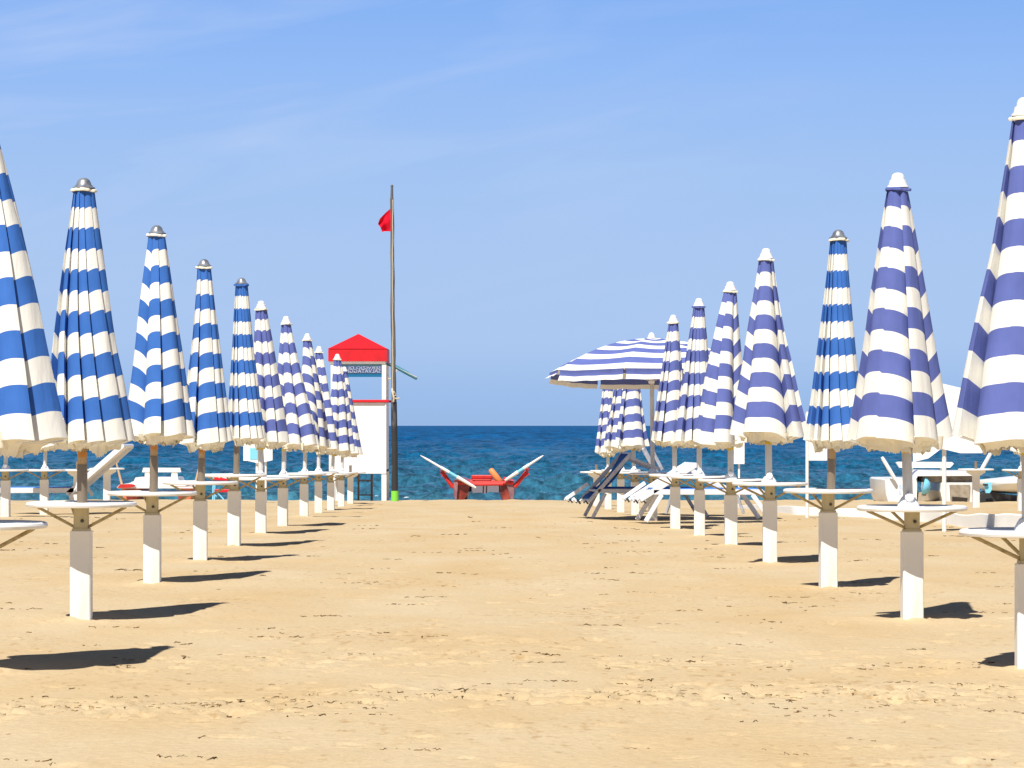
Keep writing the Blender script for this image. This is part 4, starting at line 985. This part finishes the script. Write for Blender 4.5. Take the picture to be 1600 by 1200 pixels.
def fringe(x0, y0):
    def f(root, Q):
        for s in (0, 1):
            for k in range(4):
                m = MB(); x = x0 + k * 6; y = y0 + (k % 2) * 3
                m.tube([Q((x, y + 1), s), Q((x + 3, y - 2.2), s), Q((x + 7, y + 2.5), s)], .012, 6); m.build('hinge_ratchet', M['fringe_dark'] if k % 2 else M['frame_white'], root, 40)
        m = MB(); m.bar(Q((x0 + 2, y0), 1), Q((x0 + 38, y0 - 25), 1), .03, .05); m.build('arm_end', M['frame_white'], root)
    return f
sunbed('grey framed sunbed with navy blue sling raised high, nearest the shore', 2.36, Vector((-.09, .62, .0)), M['frame'], M['navy'],
       ((921, 783), (986, 709)), ((934, 767), (1090, 767)), [((946, 771), (926, 809)), ((1084, 771), (1106, 808))], [((985, 715), (1031, 733))], .024, .07, fringe(894, 782))
sunbed('white framed sunbed with light blue sling between the right-hand table posts', 2.22, Vector((-.08, .62, .0)), M['frame_white'], M['blue_sling'],
       ((1000, 781), (1088, 726)), ((1021, 769), (1192, 769)), [((1034, 773), (1009, 815)), ((1176, 773), (1203, 812))], [((1078, 733), (1142, 766))], .030, .05, fringe(984, 781), M['sheet'])
sunbed('folded navy sunbed whose back leans to the right behind the open parasol pole', 2.50, Vector((.05, .62, .0)), M['frame'], M['navy'],
       ((1038, 764), (1004, 701)), ((1036, 768), (1160, 768)), [((1050, 771), (1040, 803)), ((1150, 771), (1162, 803))], [((1018, 704), (1034, 735))], .018, .02)
sunbed('long white sunbed with blue top and raised back at the far left', 2.62, Vector((.06, .62, .0)), M['frame_white'], M['blue_sling'],
       ((106, 771), (191, 697)), ((-70, 767), (116, 766)), [((-60, 770), (-62, 800)), ((110, 770), (116, 797))], [((120, 764), (128, 776))], .034, .0, None, M['sheet'])

# ------------------------------------------------------------------ signboards, posts and canvas on the right and left
def board(name, label, cat, d, post, pts, mt, base, thick=.03, pr_=.03, square=None, dy=-.0):
    root = empty(name, P(post[0][0], base, d), label, cat, None)
    p = MB(); p.tube([P(post[0][0], base + 6, d, .03), P(post[0][0], post[1], d, .03)], pr_, 12); p.build('stake', M['post'], root, 40)
    k = MB(); k.prism([P(x, y, d) for x, y in pts], (0, -.045, 0), (0, -.045 + thick, 0)); bo = k.build('panel', mt, root)
    if square:
        k = MB(); k.prism([P(x, y, d) for x, y in square], (0, -.053, 0), (0, -.0455, 0)); k.build('blue_square', M['light_blue'], bo)
    return root
board('sign', 'white signboard with a light blue square behind the left row, near the shore', 'sign', 3.6, ((401.5, 0), 690),
      [(380.5, 690), (403, 690), (403, 724), (396, 722), (387, 720), (380.5, 720)], M['sheet'], 789, square=[(391, 700), (402.5, 700), (402.5, 718), (391, 718)])
board('sign', 'plain white signboard right of the one with a light blue square', 'sign', 3.6, ((415, 0), 700),
      [(411, 690), (426, 690), (426, 719), (413, 722)], M['sheet'], 789, pr_=.022)
board('sign', 'small white signboard hanging behind the right row, left of the tall white stake', 'sign', 3.3, ((1155, 0), 722),
      [(1146.5, 690), (1163, 690), (1163, 725), (1146.5, 725)], M['sheet'], 790, pr_=.02)
board('sign', 'tall white stake with a white signboard left of the slim grey-capped parasol', 'sign', 2.40, ((1261.5, 0), 645),
      [(1259.5, 643), (1269, 645), (1275, 668), (1292, 690), (1292, 719.5), (1263, 719.5), (1263, 668)], M['sheet'], 806, pr_=.022)
board('sign', 'large slanted white canvas screen on a white stake between the two nearest right parasols', 'screen', 2.0, ((1476, 0), 640),
      [(1424, 588), (1545, 617), (1534, 708), (1500, 708), (1470, 701), (1450, 716), (1426, 722)], M['sheet'], 834, pr_=.024, thick=.02)
# low white canvas strip lying along the sand
n = 90; m_ = 10; X = np.zeros((m_, n)); Y = X.copy(); Z = X.copy()
for j in range(n):
    t = j / (n - 1); px = 1130 + 520 * t; d = float(np.interp(px, [1130, 1150, 1240, 1300, 1450, 1560, 1650], [3.5, 3.1, 2.6, 2.5, 2.27, 2.02, 1.87]))
    hh = float(np.interp(px, [1130, 1150, 1240, 1300, 1450, 1560, 1650], [.04, .07, .15, .13, .155, .21, .23])) * (1 + .05 * math.sin(t * 23) + .03 * math.sin(t * 67))
    bx = (px - 800) * d * U; by = d * D1; g = gz(bx, by)
    for i in range(m_):
        s = i / (m_ - 1)
        X[i, j] = bx; Y[i, j] = by + .10 * s + .012 * math.sin(s * 4 + t * 43) + .008 * math.sin(t * 97); Z[i, j] = g - .02 + hh * s * (1 if i < m_ - 1 else .97)
cv = grid_mesh('canvas_strip', X, Y, Z, M['sheet'])
md = cv.modifiers.new('thickness', 'SOLIDIFY'); md.thickness = .012
tag(cv, 'long low strip of white canvas stretched over the sand on the right', 'windbreak')

scene.cycles.use_denoising = True
